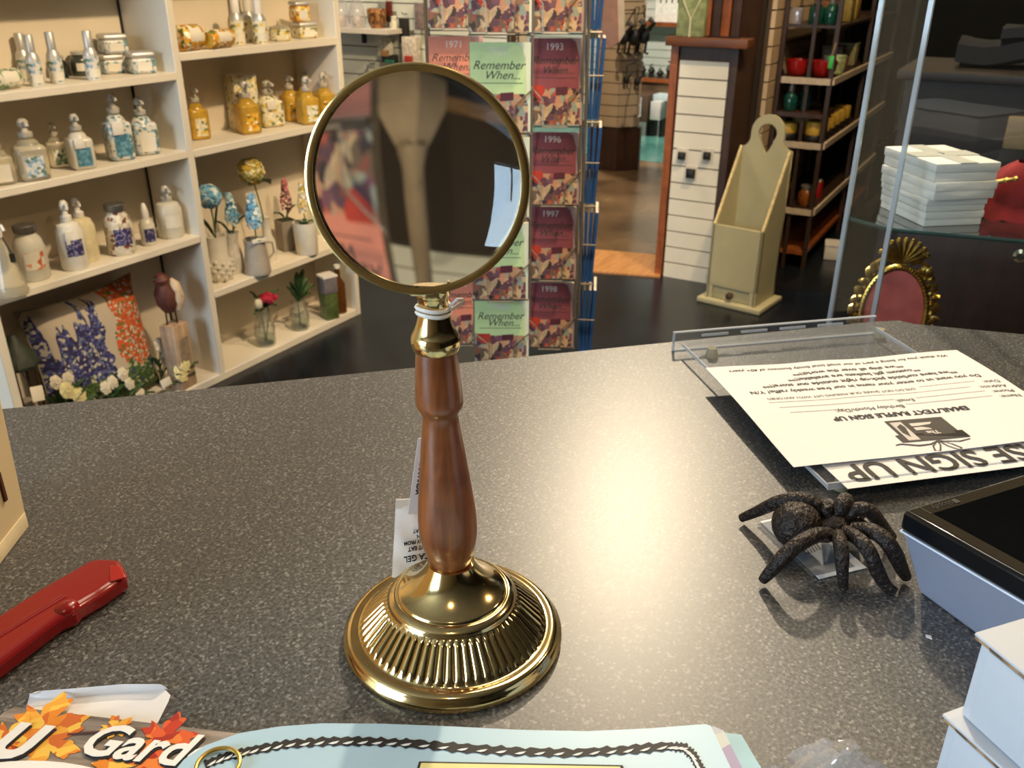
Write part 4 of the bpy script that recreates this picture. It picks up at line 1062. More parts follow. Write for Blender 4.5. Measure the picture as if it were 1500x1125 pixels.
G().lathe([(.025, .031), (.025, .14), (.02, .15)], 12).obj('candle', plain('candle_grey', '#8f867a', .6), t)
# ================================================================ pamphlet rack
M_wire = plain('rack_wire', '#8a8176', .4, .6, var=.1)
M_pole = plain('bronze_pole', '#6b543a', .4, .5, var=.1)
M_ink = plain('dark_ink', '#26302c', .7)
M_inkw = plain('white_ink', '#cfc6bd', .7)
M_collage = cells('cover_collage', ['#a57a5c', '#7c4436', '#b49274', '#523540', '#a04c36', '#b89f7a', '#5f4e3b', '#858d7f', '#6b424e', '#b07b5c', '#332627', '#9f8d6e'], 75, .55, .035)
COV = dict(mint=plain('mint_cover', '#b9cf96', .5, var=.04), salmon=plain('salmon_cover', '#c47a64', .5, var=.05), maroon=plain('maroon_cover', '#7b3f46', .5, var=.05))
COVB = dict(mint=plain('mint_pale', '#cfd2b8', .5, var=.03), salmon=plain('salmon_pale', '#b98f80', .5, var=.03), maroon=plain('maroon_pale', '#9a8888', .5, var=.03))
M_pages = plain('booklet_pages', '#c9c2b4', .7)
M_motr = plain('red_motif', '#a03020', .6); M_motd = plain('maroon_motif', '#4d1f2a', .6)
BW, BH, BT = .132, .192, .012
VD = V((math.cos(AZ), math.sin(AZ), 0))
def zat(px, py, H): return at(px, py, H=H).z
def booklet(colr, year, px_c, y_top, y_bot, H, label, yaw=0.0, wmul=1.0):
    """pamphlet standing in a wire pocket; local x = right as read, y = up, z = out of the cover"""
    bt = at(px_c, y_bot, H=H)
    top = at(px_c, y_top, H=H)
    h = max(.12, top.z-bt.z)
    s = h/BH if False else 1.0
    d = V((bt.x, bt.y, 0)).normalized()
    out = Matrix.Rotation(yaw, 3, 'Z') @ (-d)
    rt = V((0, 0, 1)).cross(out)          # right as read from the front
    up = (V((0, 0, 1)) - out*.12).normalized()
    t = thing('booklet', label, 'booklet', bt, frame_euler(rt, up), 'nostalgia booklets on the wire rack')
    w = BW*wmul
    G().box((0, h/2, -BT/2), (w, h, BT)).obj('pages', M_pages, t)
    key = (colr, round(h, 4), round(w, 4))
    G().box((0, h/2, .0006), (w, h, .0008)).obj('cover', COVB[colr], t)
    pol = [(-w/2, h*.42), (w/2*.86, h*.42), (w/2*.84, h*.80), (w/2*.70, h*.96), (w/2*.52, h*.998), (-w/2, h*.998)]
    G().prism(pol, .0011, .0014).obj('title_panel', COV[colr], t)
    pol = [(-w/2, 0), (w/2*.92, 0), (w/2*.92, h*.30), (w/2*.80, h*.43), (-w/2, h*.43)]
    G().prism(pol, .0011, .0015).obj('picture', M_collage, t)
    G().prism([(-w*.46, h*.46), (-w*.22, h*.46), (-w*.20, h*.40), (-w*.30, h*.28), (-w*.46, h*.36)], .0015, .0018).obj('red_motif', M_motr, t)
    G().prism([(0, h*.345), (w*.22, h*.36), (w*.22, h*.45), (0, h*.44)], .0015, .0018).obj('screen_motif', M_motd, t)
    text('year_print', year, w*.17, M_inkw, t, (-w*.04, h*.90, .0016))
    text('title_print', 'Remember', w*.19, M_ink, t, (-w*.03, h*.745, .0016), shear=.35)
    text('title_print', 'When...', w*.19, M_ink, t, (w*.03, h*.635, .0016), shear=.35)
    G().box((-w*.02, h*.55, .0015), (w*.78, .0012, .0004)).obj('rule', M_ink, t)
    # wire pocket belongs to the rack
    Mx = Matrix.Translation(bt) @ Matrix((rt, up, out)).transposed().to_4x4()
    def wp(x, y, z): return Mx @ V((x, y, z))
    g = G()
    for sgn in (-1, 1):
        g.tube([wp(sgn*w*.52, h*.50, -BT), wp(sgn*w*.52, h*.48, .004), wp(sgn*w*.24, h*.30, .008), wp(sgn*w*.22, 0, .008), wp(sgn*w*.22, -.006, -BT)], .0016, 6)
    g.tube([wp(-w*.52, -.006, -BT), wp(w*.52, -.006, -BT)], .002, 6)
    g.tube([wp(-w*.24, -.004, .008), wp(w*.24, -.004, .008)], .0018, 6)
    POCK.append(g)
    return t
POCK = []
HM, HR = 2.03, 2.30
# mint column, top row first
for yr, yt, yb, lb in (('1948', -105, 47, 'mint green booklet in the cut-off top row of the rack'), ('1957', 62, 193, 'mint green booklet at the upper middle of the rack above the lens'), ('1958', 203, 318, 'mint green booklet mostly behind the lens rim'), ('1959', 329, 438, 'mint green booklet right of the lens bottom'), ('1960', 443, 529, 'tilted mint green booklet lowest in the rack')):
    booklet('mint', yr, 733 if yt < 400 else 735, yt, yb, HM, lb)
for yr, yt, yb, px, lb in (('1992', -95, 46, 814, 'maroon booklet in the cut-off top row of the rack'), ('1993', 56, 183, 813, 'maroon booklet in the second row of the rack'), ('1996', 195, 299, 810, 'maroon booklet marked 1996 in the third row'), ('1997', 305, 408, 807, 'maroon booklet in the fourth row of the rack'), ('1998', 417, 508, 805, 'maroon booklet lowest in the right column of the rack')):
    booklet('maroon', yr, px, yt, yb, HR, lb)
for yr, yt, yb, px, lb in (('1970', -95, 41, 668, 'salmon booklet in the cut-off top row of the rack'), ('1971', 53, 175, 670, 'salmon booklet in the second row left of the mint one'), ('1972', 190, 290, 672, 'salmon booklet behind the magnifying lens, upper'), ('1973', 300, 400, 675, 'salmon booklet behind the magnifying lens, lower'), ('1974', 410, 503, 676, 'salmon booklet beside the brass collar of the magnifier')):
    booklet('salmon', yr, px, yt, yb, HR, lb)
# blue booklets seen edge-on at the right
M_blue = plain('blue_cover', '#1f4680', .6, var=.12, scale=30); M_blued = plain('blue_spine', '#24508c', .6, var=.1)
for ri, (yt, yb, px) in enumerate(((-80, 42, 870), (56, 174, 867), (187, 297, 862), (311, 411, 858), (425, 515, 856))):
    bt = at(px, yb, H=2.36); tp = at(px, yt, H=2.36); h = tp.z-bt.z
    d = V((bt.x, bt.y, 0)).normalized(); rgt = V((d.y, -d.x, 0))
    row = ('top', 'second', 'third', 'fourth', 'lowest')[ri]
    for k in range(4):
        lean = (k-1.2)*.028
        up = (V((0, 0, 1))+rgt*lean).normalized()
        o = bt + rgt*((k-1.5)*.0090)
        nm = ('nearest the maroon booklets', 'second from the maroon booklets', 'third from the maroon booklets', 'outermost')[k]
        t = thing('blue_booklet', 'blue booklet seen edge-on in the %s row, %s' % (row, nm), 'booklet', o, frame_euler(d, up), 'blue booklets on the side of the rack')
        G().box((.06, h/2, 0), (.125, h, .0068)).obj('pages', M_pages, t)
        for s in (-1, 1): G().box((.06, h/2, s*.0039), (.130, h+.003, .0008)).obj('cover', M_blue, t)
        G().box((-.0045, h/2, 0), (.0015, h+.003, .0086)).obj('spine', M_blued, t)
    g = G()
    for f in (.55,):
        g.tube([bt+rgt*-.022+V((0, 0, h*f))-d*.012, bt+rgt*.024+V((0, 0, h*f))-d*.012], .0022, 6)
    g.tube([bt-rgt*.02-d*.005-V((0, 0, .008)), bt+rgt*.02-d*.005-V((0, 0, .008))], .003, 6)
    POCK.append(g)
# the rack itself
rc = at(748, 480, H=2.42); rb = V((rc.x, rc.y, 0))
rk = thing('pamphlet_rack', 'bronze wire floor rack holding rows of coloured booklets', 'rack', rb)
def shift(g):
    bmesh.ops.translate(g.bm, verts=g.bm.verts, vec=-rb); return g
for g in POCK: shift(g).obj('wire_pocket', M_wire, rk)
G().lathe([(.012, .02), (.012, 1.7)], 12).obj('centre_pole', M_pole, rk)
G().lathe([(.02, .0), (.02, .05)], 12).obj('hub', M_pole, rk)
for k in range(4):
    a = k*PI/2+.4
    G().tube([(0, 0, .03), (.2*math.cos(a), .2*math.sin(a), .03), (.26*math.cos(a), .26*math.sin(a), .01)], .01, 8).obj('foot', M_pole, rk)
for px, H in ((633, 2.36), (636, 2.33), (853, 2.34), (847, 2.31), (776, 2.12), (778, 2.3), (692, 2.12)):
    a = at(px, 300, H=H)
    shift(G().tube([(a.x, a.y, .49), (a.x, a.y, 1.62)], .004 if px < 640 or px > 840 else .0022, 8)).obj('upright', M_pole if px < 640 else M_wire, rk)
for z in (.53, .80, 1.08, 1.36, 1.6):
    c1, c2, c3 = at(633, 300, H=2.36), at(853, 300, H=2.34), at(735, 300, H=2.13)
    shift(G().tube([(c1.x, c1.y, z), (rb.x, rb.y, z), (c2.x, c2.y, z)], .003, 6)).obj('cross_wire', M_wire, rk)
    shift(G().tube([(rb.x, rb.y, z), (c3.x, c3.y, z)], .003, 6)).obj('cross_wire', M_wire, rk)
pf = at(893, 20, H=2.5)
t = thing('pink_leaflet', 'pinkish grey leaflet jutting from the right side of the rack', 'leaflet', pf-V((0, 0, .05)), (0, R(6), AZ+.9))
G().prism([(-.03, -.02), (0, -.035), (.035, 0), (.035, .18), (-.03, .18)], 0, .004, M=Matrix.Rotation(PI/2, 4, 'X')).obj('sheet', plain('dusty_pink', '#a5847e', .7), t)
G().prism([(-.045, .0), (-.02, -.03), (-.015, .18), (-.045, .18)], .006, .009, M=Matrix.Rotation(PI/2, 4, 'X')).obj('back_sheet', M_pages, t)

# ================================================================ counter
Cmat = counter_mat()
edge_px = [(0, 597), (250, 575), (500, 552), (750, 527), (985, 503), (1150, 484), (1250, 472.5), (1290, 468.5)]
E0, E1 = at(0, 597, Z=1.0), at(1278, 469.5, Z=1.0)
ed = (E1-E0).normalized()
far0 = E0 - ed*.9
cpoly = [(far0.x, far0.y), (E1.x, E1.y)]
q1 = at(1340, 473, Z=1.0); q2 = at(1500, 488, Z=1.0)
dirq = (q2-q1).normalized()
cc = at(1316, 467.5, Z=1.0)
cpoly += [(cc.x, cc.y), (q1.x, q1.y), (q2.x, q2.y), (q2.x+dirq.x*.5, q2.y+dirq.y*.5)]
inn = V((-ed.y, ed.x, 0))
if inn.dot(-E0) < 0: inn = -inn
cpoly += [(.35, -.75), (-.05, -.30), (far0.x+inn.x*.80, far0.y+inn.y*.80)]
ct = thing('sales_counter', 'dark grey speckled laminate sales counter in the foreground', 'counter', (.5, .3, 0))
def sh_(poly, k=1.0):
    cx = sum(p[0] for p in poly)/len(poly); cy = sum(p[1] for p in poly)/len(poly)
    return [((p[0]-cx)*k+cx-.5, (p[1]-cy)*k+cy-.3) for p in poly]
G().prism(sh_(cpoly), .962, 1.0).obj('worktop', Cmat, ct, bev=.004)
G().prism(sh_(cpoly, .93), .08, .962).obj('body', M_brownw, ct)
G().prism(sh_(cpoly, .88), .0, .08).obj('plinth', M_black, ct)

# ================================================================ glass case with its contents
M_pane = thin_glass('case_glass', (.90, .93, .93), 1.4)
M_paneedge = thin_glass('case_glass_edge', (.45, .58, .60), 1.6, .1, .38)
M_shelfg = thin_glass('shelf_glass', (.86, .92, .91), 2.0)
ZS = 1.05
v1 = at(1240, 318, Z=ZS); v2 = at(1303, 335, Z=ZS)
fd = V((math.cos(R(-80)), math.sin(R(-80)), 0)); v3 = v2+fd*.55
back = (v1-v2).normalized()
sd = V((math.cos(R(8)), math.sin(R(8)), 0))
v1b = v1+sd*.0
gc = thing('glass_case', 'frameless glass display case standing behind the counter', 'display case', (v2.x, v2.y, 0))
ori = V((v2.x, v2.y, 0))
def pane(a, b, z0, z1, th, mat, name='pane', edges=True):
    a, b = V((a.x, a.y, 0))-ori, V((b.x, b.y, 0))-ori
    d = (b-a); L = d.length; ang = math.atan2(d.y, d.x); c = (a+b)/2
    o = G().box((c.x, c.y, (z0+z1)/2), (L, th, z1-z0), rz=ang).obj(name, mat, gc)
    return o
pane(v1, v2, .74, 1.9, .005, M_pane); pane(v2, v3, .74, 1.9, .005, M_pane)
v4 = v1+V((.30, -.02, 0)); v5 = v3+V((.30, .02, 0))
for vv in (v1, v2):
    G().box((vv.x-ori.x, vv.y-ori.y, 1.32), (.006, .006, 1.16), rz=R(-100)).obj('edge_strip', M_paneedge, gc)
spoly = [(p.x-ori.x, p.y-ori.y) for p in (v1+V((.005, -.004, 0)), v2+V((.006, 0, 0)), v3+V((.006, 0, 0)), v5, v4)]
G().prism(spoly, ZS-.006, ZS).obj('glass_shelf', M_shelfg, gc)
G().tube([(spoly[0][0], spoly[0][1], ZS-.003), (spoly[1][0], spoly[1][1], ZS-.003), (spoly[2][0], spoly[2][1], ZS-.003)], .0032, 6).obj('shelf_edge', plain('green_glass_edge', '#2c4440', .1, var=.1, coat=.5), gc)
G().prism(spoly, .72, .74).obj('base_board', M_brownw, gc)
G().prism(spoly, .0, .72).obj('cabinet', M_brownw, gc)
G().lathe([(.006, 0), (.009, .004), (.009, .012), (.005, .016)], 14, M=Matrix.Translation(at(1495, 372, X=v2.x+.07)-ori) @ Matrix.Rotation(-PI/2, 4, 'Y')).obj('clamp', M_chrome, gc)

# white gift boxes stacked on the glass shelf
M_gift = plain('white_gift_box', '#dcdad6', .6, var=.02)
M_ribbon = plain('sheer_white_ribbon', '#bdbcb6', .4, var=.06)
b0 = at(1352, 333, Z=ZS); bl = at(1281, 300, Z=ZS); brr = at(1446, 331, Z=ZS)
dl = (bl-b0).normalized(); drr = V((-dl.y, dl.x, 0))
if drr.dot(brr-b0) < 0: drr = -drr
La, Lb = .116, .088
def giftbox(label, z, h, off, La, Lb, lid=.35, ribbon=False, ang=0.0):
    dl2 = Matrix.Rotation(ang, 3, 'Z') @ dl
    t = thing('gift_box', label, 'box', V((b0.x+off[0], b0.y+off[1], z)), math.atan2(dl2.y, dl2.x), 'white gift boxes on the glass shelf')
    sg = 1 if V((-dl2.y, dl2.x, 0)).dot(drr) > 0 else -1
    cx, cy = La/2, sg*Lb/2
    G().box((cx, cy, h*(1-lid)/2), (La-.003, Lb-.003, h*(1-lid)), bev=.001).obj('base', M_gift, t)
    G().box((cx, cy, h*(1-lid/2)), (La, Lb, h*lid), bev=.0015).obj('lid', M_gift, t)
    if ribbon:
        G().box((cx, cy, h+.0004), (La+.0012, Lb*.26, .0008)).obj('ribbon', M_ribbon, t)
        G().box((cx, cy, h+.0006), (La*.26, Lb+.0012, .0008)).obj('ribbon', M_ribbon, t)
        G().ball((cx, cy, h+.002), .004, (2, .8, .5), 1).obj('knot', M_ribbon, t)
giftbox('white gift box at the bottom of the stack in the glass case', ZS+.0004, .020, (.0, 0), La, Lb, .5)
giftbox('second white gift box up in the glass case stack', ZS+.0208, .017, (-.002, .001), La+.002, Lb+.002, .5)
giftbox('third white gift box up in the glass case stack, jutting right', ZS+.0382, .024, (-.008, -.006), La+.012, Lb+.006, .5, ang=.04)
giftbox('top white gift box with grey ribbon cross in the glass case', ZS+.0626, .024, (-.006, -.002), La+.014, Lb+.006, .5, True)
p = at(1465, 272, X=1.42)
t = thing('gilt_tassel', 'gilt string tassel lying between the gift boxes and red cloth', 'tassel', at(1435, 262, X=1.40))
pts = [at(1390+14*k, 266-3*math.sin(k*1.1)-(1 if k > 3 else 0), X=1.375) for k in range(8)]
pts = [q-t.location for q in pts]
M_gold = plain('antique_gold', '#cfaa58', .30, 1.0, var=.3, scale=90)
G().tube(pts, [.001, .002, .0025, .003, .0025, .003, .003, .002], 8).obj('cord', M_gold, t)
for k in (5, 6, 7): G().ball(pts[k], .0042, sub=1).obj('bead', M_gold, t)
M_velvet = plain('red_velvet', '#8a0c14', .85, var=.25, scale=30)
rp = at(1490, 330, Z=ZS)
t = thing('red_pouch', 'bright red cloth pouch beside the white gift boxes in the case', 'pouch', (rp.x+.062, rp.y-.005, ZS+.0005))
def pouch(u, v):
    a = 2*PI*u; r = (.055*math.sin(PI*min(.98, .12+v*.8))**.6)*(1+.10*math.sin(a*5+v*3))
    return (r*.8*math.cos(a), r*math.sin(a), .075*v)
G().sheet(30, 10, pouch).obj('body', M_velvet, t)
G().sheet(10, 8, lambda u, v: (-.03-.02*u, -.05+.10*v, .03*(1-u)+.004*math.sin(v*20)), .001).obj('flap', M_velvet, t)

# gilt oval frame, leaning inside the case
fp = at(1315, 470, X=1.42)
fcx = at(1313, 440, X=1.42)
t = thing('gilt_oval_frame', 'ornate gilt oval frame with red picture inside the glass case', 'picture frame', (1.42, fcx.y, .7405), frame_euler((.20, -.98, 0), (.10, .02, 1)))
# local x right, y up, z towards the viewer
ZB = 0; fh = at(1335, 398, X=1.42).z-.74; rw = .047; rh = .075; cyf = fh-rh
def ov(a, kx=1.0, ky=1.0): return (rw*kx*math.cos(a), cyf+rh*ky*math.sin(a))
G().prism([ov(2*PI*k/32, .98, .98) for k in range(32)], -.004, .001).obj('backing', M_brownw, t)
G().prism([ov(2*PI*k/32, .92, .92) for k in range(32)], .0012, .0022).obj('picture', plain('red_picture', '#e0716a', .3, var=.18, scale=30, coat=.4), t)
G().tube([ov(2*PI*k/40)+(.003,) for k in range(40)], .0045, 8, True).obj('inner_moulding', M_gold, t)
g = G()
for k in range(72):
    x, y = ov(2*PI*k/72, 1.0, 1.0); g.ball((x, y, .008), .0022, sub=1)
g.obj('beading', M_gold, t)
g = G()
for k in range(34):
    a = 2*PI*k/34
    if .33*PI < a < .67*PI: continue
    x, y = ov(a, 1.26, 1.2); g.ball((x, y, .002), .0085, (1, .8+.4*(k % 2), .6), 1, .2)
    x, y = ov(a+.09, 1.13, 1.1); g.ball((x, y, .004), .005, (1, 1, .8), 1, .2)
g.obj('scrollwork', M_gold, t)
g = G()
for k in range(9):
    a = R(25+k*16.25); L = .036
    b = V((0, cyf+rh*1.08, .004)); e = b+V((math.cos(a)*L, math.sin(a)*L, .004))
    g.tube([b, b+(e-b)*.6+V((0, 0, .003)), e], [.002, .0034, .0042], 7); g.ball(e, .005, sub=1)
for s in (-1, 1):
    g.tube([(s*.012, cyf+rh*1.10, .005), (s*.026, cyf+rh*1.16, .006), (s*.036, cyf+rh*1.06, .006), (s*.030, cyf+rh*.99, .006)], .004, 7)
    g.ball((s*.040, cyf+rh*.94, .005), .007, (1, 1.4, .7), 1, .2)
g.obj('shell_crest', M_gold, t)
G().box((0, fh*.05, -.02), (.05, .012, .05)).obj('easel_foot', M_gold, t)
# ================================================================ magnifying glass
M_brass = plain('polished_brass', '#e2c88e', .12, 1.0, var=.10, scale=60)
M_brassd = plain('brass_rim', '#d6b87a', .15, 1.0, var=.1, scale=60)
M_handle = wood('polished_walnut', '#54280f', '#94562c', (110, 110, 7), .30, .45, .6)
mb = V((.3578, .2440, 1.0))
nd = V((mb.x, mb.y, 0)).normalized(); ld = V((nd.y, -nd.x, 0))
mrot = math.atan2(ld.y, ld.x)          # local x = right, local y = away from the viewer
mg = thing('magnifying_glass', 'brass desk magnifying glass on a fluted base with turned wooden handle', 'magnifying glass', mb+V((0, 0, .0003)), mrot)
def flute(r, z, a):
    if .0385 < r < .0565:
        k = min(1, (r-.0385)/.003, (.0565-r)/.003)
        return r, z + .0020*k*(abs(math.sin(a*30))**.7-.5)
    return r, z
prof = [(.060, 0), (.0655, .0006), (.0665, .003), (.0660, .0055), (.0645, .0068), (.0640, .0078), (.0632, .0094), (.0615, .0102), (.0600, .0104), (.0585, .0102), (.0570, .0102)]
prof += [(.0565-.0006*k, .0103+.00062*k) for k in range(31)]
prof += [(.0382, .0294), (.0380, .0306), (.0374, .0316), (.0362, .0326), (.0348, .0334), (.0336, .0339), (.0330, .0335), (.0325, .0335), (.0321, .0340), (.0318, .0350), (.0312, .0354), (.0306, .0357), (.0288, .0366), (.0262, .0384), (.0234, .0407), (.0206, .0436), (.0180, .0470), (.0158, .0505), (.0144, .0532), (.0138, .0545)]
G().lathe(prof, 480, fl=flute).obj('base', M_brass, mg, smooth=60)
LEAN = -.030
def ax(z): return V((LEAN*(z-.045) if z > .045 else 0, 0, z))
def turned(prof, seg=48):
    g = G(); rings = []
    for r, z in prof:
        c = ax(z); rings.append([g.bm.verts.new((c.x+r*math.cos(2*PI*k/seg), c.y+r*math.sin(2*PI*k/seg), z)) for k in range(seg)])
    for a, b in zip(rings, rings[1:]):
        for k in range(seg): g.bm.faces.new((a[k], a[(k+1) % seg], b[(k+1) % seg], b[k]))
    g.bm.faces.new(rings[0][::-1]); g.bm.faces.new(rings[-1]); return g
hp = [(.0100, .0485), (.0118, .0505), (.0122, .0525), (.0138, .0570), (.0156, .0640), (.0168, .0720), (.0172, .0790), (.0170, .0870), (.0162, .0960), (.0150, .1070), (.0136, .1190), (.0122, .1310), (.0110, .1400), (.0102, .1465), (.0100, .1505), (.0104, .1530), (.0118, .1553), (.0129, .1575), (.0131, .1600), (.0128, .1660), (.0120, .1760), (.0110, .1870), (.0106, .1900), (.0100, .1905)]
hp = [(r, .0535+(z-.0485)*(.0255/.0305) if z < .079 else z) for r, z in hp]
turned(hp).obj('handle', M_handle, mg)
cp = [(.0098, .1890), (.0118, .1896), (.0126, .1915), (.0130, .1945), (.0127, .1970), (.0118, .1988), (.0112, .1996), (.0098, .2030), (.0086, .2070), (.0078, .2110), (.0076, .2150), (.0080, .2180), (.0088, .2195), (.0092, .2205), (.0092, .2245), (.0088, .2262)]
turned(cp).obj('collar', M_brass, mg)
# string tied round the collar
for k in range(2):
    z = .2105+.0028*k; c = ax(z)
    G().tube([(c.x+.0086*math.cos(2*PI*j/24), .0086*math.sin(2*PI*j/24), z+.0006*math.sin(2*PI*j/24*2)) for j in range(24)], .0011, 6, True).obj('string', plain('white_string', '#d8d3cc', .9, var=.1, scale=300), mg)
c = ax(.214)
G().tube([(c.x+.008, -.003, .214), (c.x+.0125, -.004, .2185), (c.x+.0150, -.002, .2175), (c.x+.0145, 0, .2150), (c.x+.009, -.002, .2120)], .0009, 6).obj('string', MATS['white_string'], mg)
# rim and lens
RC = V((-.0105, .002, .2765)); RR = .0522
yawl = Matrix.Rotation(R(-10), 4, 'Z') @ Matrix.Rotation(R(-8), 4, 'X')
LM = Matrix.Translation(RC) @ yawl @ Matrix.Rotation(PI/2, 4, 'X')   # lens axis along local y
rim = [(RR-.0016, -.0046), (RR+.0004, -.0052), (RR+.0022, -.0046), (RR+.0024, -.003), (RR+.0022, -.0016), (RR+.0024, 0), (RR+.0022, .0016), (RR+.0024, .003), (RR+.0022, .0046), (RR+.0004, .0052), (RR-.0016, .0046), (RR-.0012, .0026), (RR-.0004, .0022), (RR-.0004, -.0022), (RR-.0012, -.0026), (RR-.0016, -.0046)]
G().lathe(rim, 128, cap=False, M=LM).obj('rim', M_brassd, mg)
G().box((RC.x+.003, -.004, .2232), (.018, .0085, .0032), bev=.0012).obj('rim_bracket', M_brass, mg)
G().box((RC.x+.0135, -.0012, RC.z-.0505), (.0012, .006, .005)).obj('rim_joint', M_brassd, mg)
RL, TH = .290, .0010
Rl = RR-.0006
def sag(r): return RL-math.sqrt(RL*RL-r*r)
lp = []
N = 26
edge = TH
for k in range(N+1):
    r = Rl*math.sin(PI/2*k/N) if k else .00005
    lp.append((r, -(edge+sag(Rl)-sag(r))))
for k in range(N, -1, -1):
    r = Rl*math.sin(PI/2*k/N) if k else .00005
    lp.append((r, (edge+sag(Rl)-sag(r))))
lm, nt, b_ = mk('lens_glass')
nt.nodes.remove(b_); gl = nt.nodes.new('ShaderNodeBsdfGlass'); gl.inputs['IOR'].default_value = 1.52; gl.inputs['Roughness'].default_value = 0.0
nzz = node(nt, 'ShaderNodeTexNoise', i_Scale=30.0); nt.links.new(coords(nt), nzz.inputs['Vector'])
nt.links.new(ramp(nt, nzz.outputs['Fac'], [(0, (.95, .96, .95)), (1, (.97, .98, .97))]), gl.inputs['Color'])
nt.links.new(gl.outputs[0], nt.nodes['Material Output'].inputs[0])
G().lathe(lp, 128, M=LM).obj('lens', lm, mg, smooth=35)
M_tagp = plain('tag_paper', '#cfc6c4', .7, var=.03)
M_prink = plain('black_print', '#16141a', .7)

# hang tag and silica packet behind the handle
MW = Matrix.Translation(mb) @ Matrix.Rotation(mrot, 4, 'Z')
def mloc(x, y, z): return MW @ V((x, y, z))
def frame_up(xd, yd):
    y = V(yd).normalized(); x = V(xd); x = (x-y*x.dot(y)).normalized(); return frame_euler(x, y)
def mpix(px, py, back):
    q = mb+nd*back; d = ray(px, py); return CAM+d*((q-CAM).dot(nd)/d.dot(nd))
tg0, tg1 = mpix(597.5, 753, .022), mpix(612.5, 641, .024)
sk0, sk1 = mpix(574, 846, .036), mpix(580, 731, .040)
t = thing('hang_tag', 'grey printed paper tag hanging behind the wooden handle', 'tag', tg0, frame_up(ld*.97+nd*.2, tg1-tg0))
# local x right, y up, z towards viewer
G().prism([(0, 0), (.022, 0), (.022, .056), (.006, .0525), (0, .0505)], -.0003, .0003).obj('card', M_tagp, t)
G().prism([(.0065, .006), (.0071, .006), (.0071, .045), (.0065, .045)], .0003, .0005).obj('print_frame', M_prink, t)
G().prism([(.0065, .006), (.020, .006), (.020, .0066), (.0065, .0066)], .0003, .0005).obj('print_frame', M_prink, t)
G().prism([(.0065, .0444), (.020, .0444), (.020, .045), (.0065, .045)], .0003, .0005).obj('print_frame', M_prink, t)
text('print', 'MADE IN INDIA', .0038, M_prink, t, (.0040, .027, .0004), (0, 0, -PI/2), bold=.0001, sx=1.0)
for k in range(9): G().box((.0100, .010+.0038*k, .0004), (.0024, .0014+.0006*(k % 2), .0002)).obj('print', M_prink, t)
for k in range(3): G().box((.0085+.003*k, .0028, .0004), (.0018, .0016, .0002)).obj('print', M_prink, t)
t = thing('silica_packet', 'white silica gel packet leaning behind the handle on the brass base', 'packet', sk0, frame_up(ld*.97+nd*.2, sk1-sk0))
SKH = (sk1-sk0).length
def pk(u, v):
    b = max(0, math.sin(PI*u)*math.sin(PI*v))**.6
    return (.034*u, SKH*v, .0025*b+.0006*math.sin(u*9+v*14))
g = G(); g.sheet(14, 20, pk); g.sheet(14, 20, lambda u, v: (pk(u, v)[0], pk(u, v)[1], -.0018*max(0, math.sin(PI*u)*math.sin(PI*v))**.6-.0004))
g.obj('pouch', plain('packet_paper', '#d6d0cb', .6, var=.03, scale=200), t)
G().box((.017, SKH-.003, .0009), (.034, .006, .0006)).obj('seal', plain('packet_seal', '#cac4bd', .7, var=.05, scale=300), t)
for i, (s, sz, x, y) in enumerate((('SILICA GEL', .0062, .018, .0165), ('DO NOT EAT', .0042, .0185, .0235), ('KEEP AWAY FROM', .0036, .0175, .0280), ('CHILDREN', .0034, .0200, .0320), ('THROW AWAY', .0034, .0205, .0360))):
    text('print', s, sz, M_prink, t, (x, y, .0038), (0, 0, PI+.12), bold=.00012, sx=.78)

# ================================================================ cast iron spider
M_iron = plain('cast_iron', '#2a2320', .45, .4, var=.5, scale=300, bmp=.9)
sc_ = at(1216, 772, Z=1.028)
sp = thing('iron_spider', 'cast iron spider figurine with arched legs beside the tablet', 'figurine', (sc_.x, sc_.y, 1.0))
def sl(px, py, z): return at(px, py, Z=1.0+z)-V((sc_.x, sc_.y, 1.0))
ab = sl(1167, 768, .0215); th = sl(1219, 770, .0225)
dab = (ab-th).normalized()
G().ball(ab, .0172, (1, 1, .98), 3, .015).obj('abdomen', M_iron, sp)
g = G(); g.tube([ab-dab*.008, ab-dab*.0145, th, th-dab*.006, th-dab*.0105], [.006, .0062, .0105, .0095, .004], 14, flat=.85); g.obj('thorax', M_iron, sp)
legs = [
 ([(1207, 756, .026), (1193, 738, .034), (1170, 731, .036), (1140, 736, .030), (1112, 748, .016), (1086, 759, .004)], 1.05),
 ([(1214, 784, .024), (1196, 784, .032), (1170, 797, .032), (1146, 818, .024), (1128, 838, .012), (1117, 850, .004)], 1.05),
 ([(1228, 785, .024), (1231, 797, .031), (1233, 815, .026), (1234, 838, .016), (1236, 862, .004)], 1.0),
 ([(1240, 780, .026), (1258, 790, .032), (1274, 810, .028), (1285, 836, .016), (1298, 858, .006), (1312, 868, .003)], 1.0),
 ([(1252, 777, .027), (1276, 778, .034), (1296, 790, .034), (1311, 812, .024), (1322, 836, .010), (1328, 846, .004)], 1.1),
 ([(1236, 758, .026), (1258, 745, .034), (1276, 750, .032), (1290, 768, .020), (1302, 782, .008), (1308, 786, .004)], 1.0),
 ([(1228, 756, .026), (1232, 742, .035), (1238, 733, .034), (1240, 736, .020), (1241, 741, .005)], 1.15),
 ([(1213, 757, .026), (1211, 746, .033), (1209, 741, .030), (1206, 744, .016), (1203, 748, .004)], .95)]
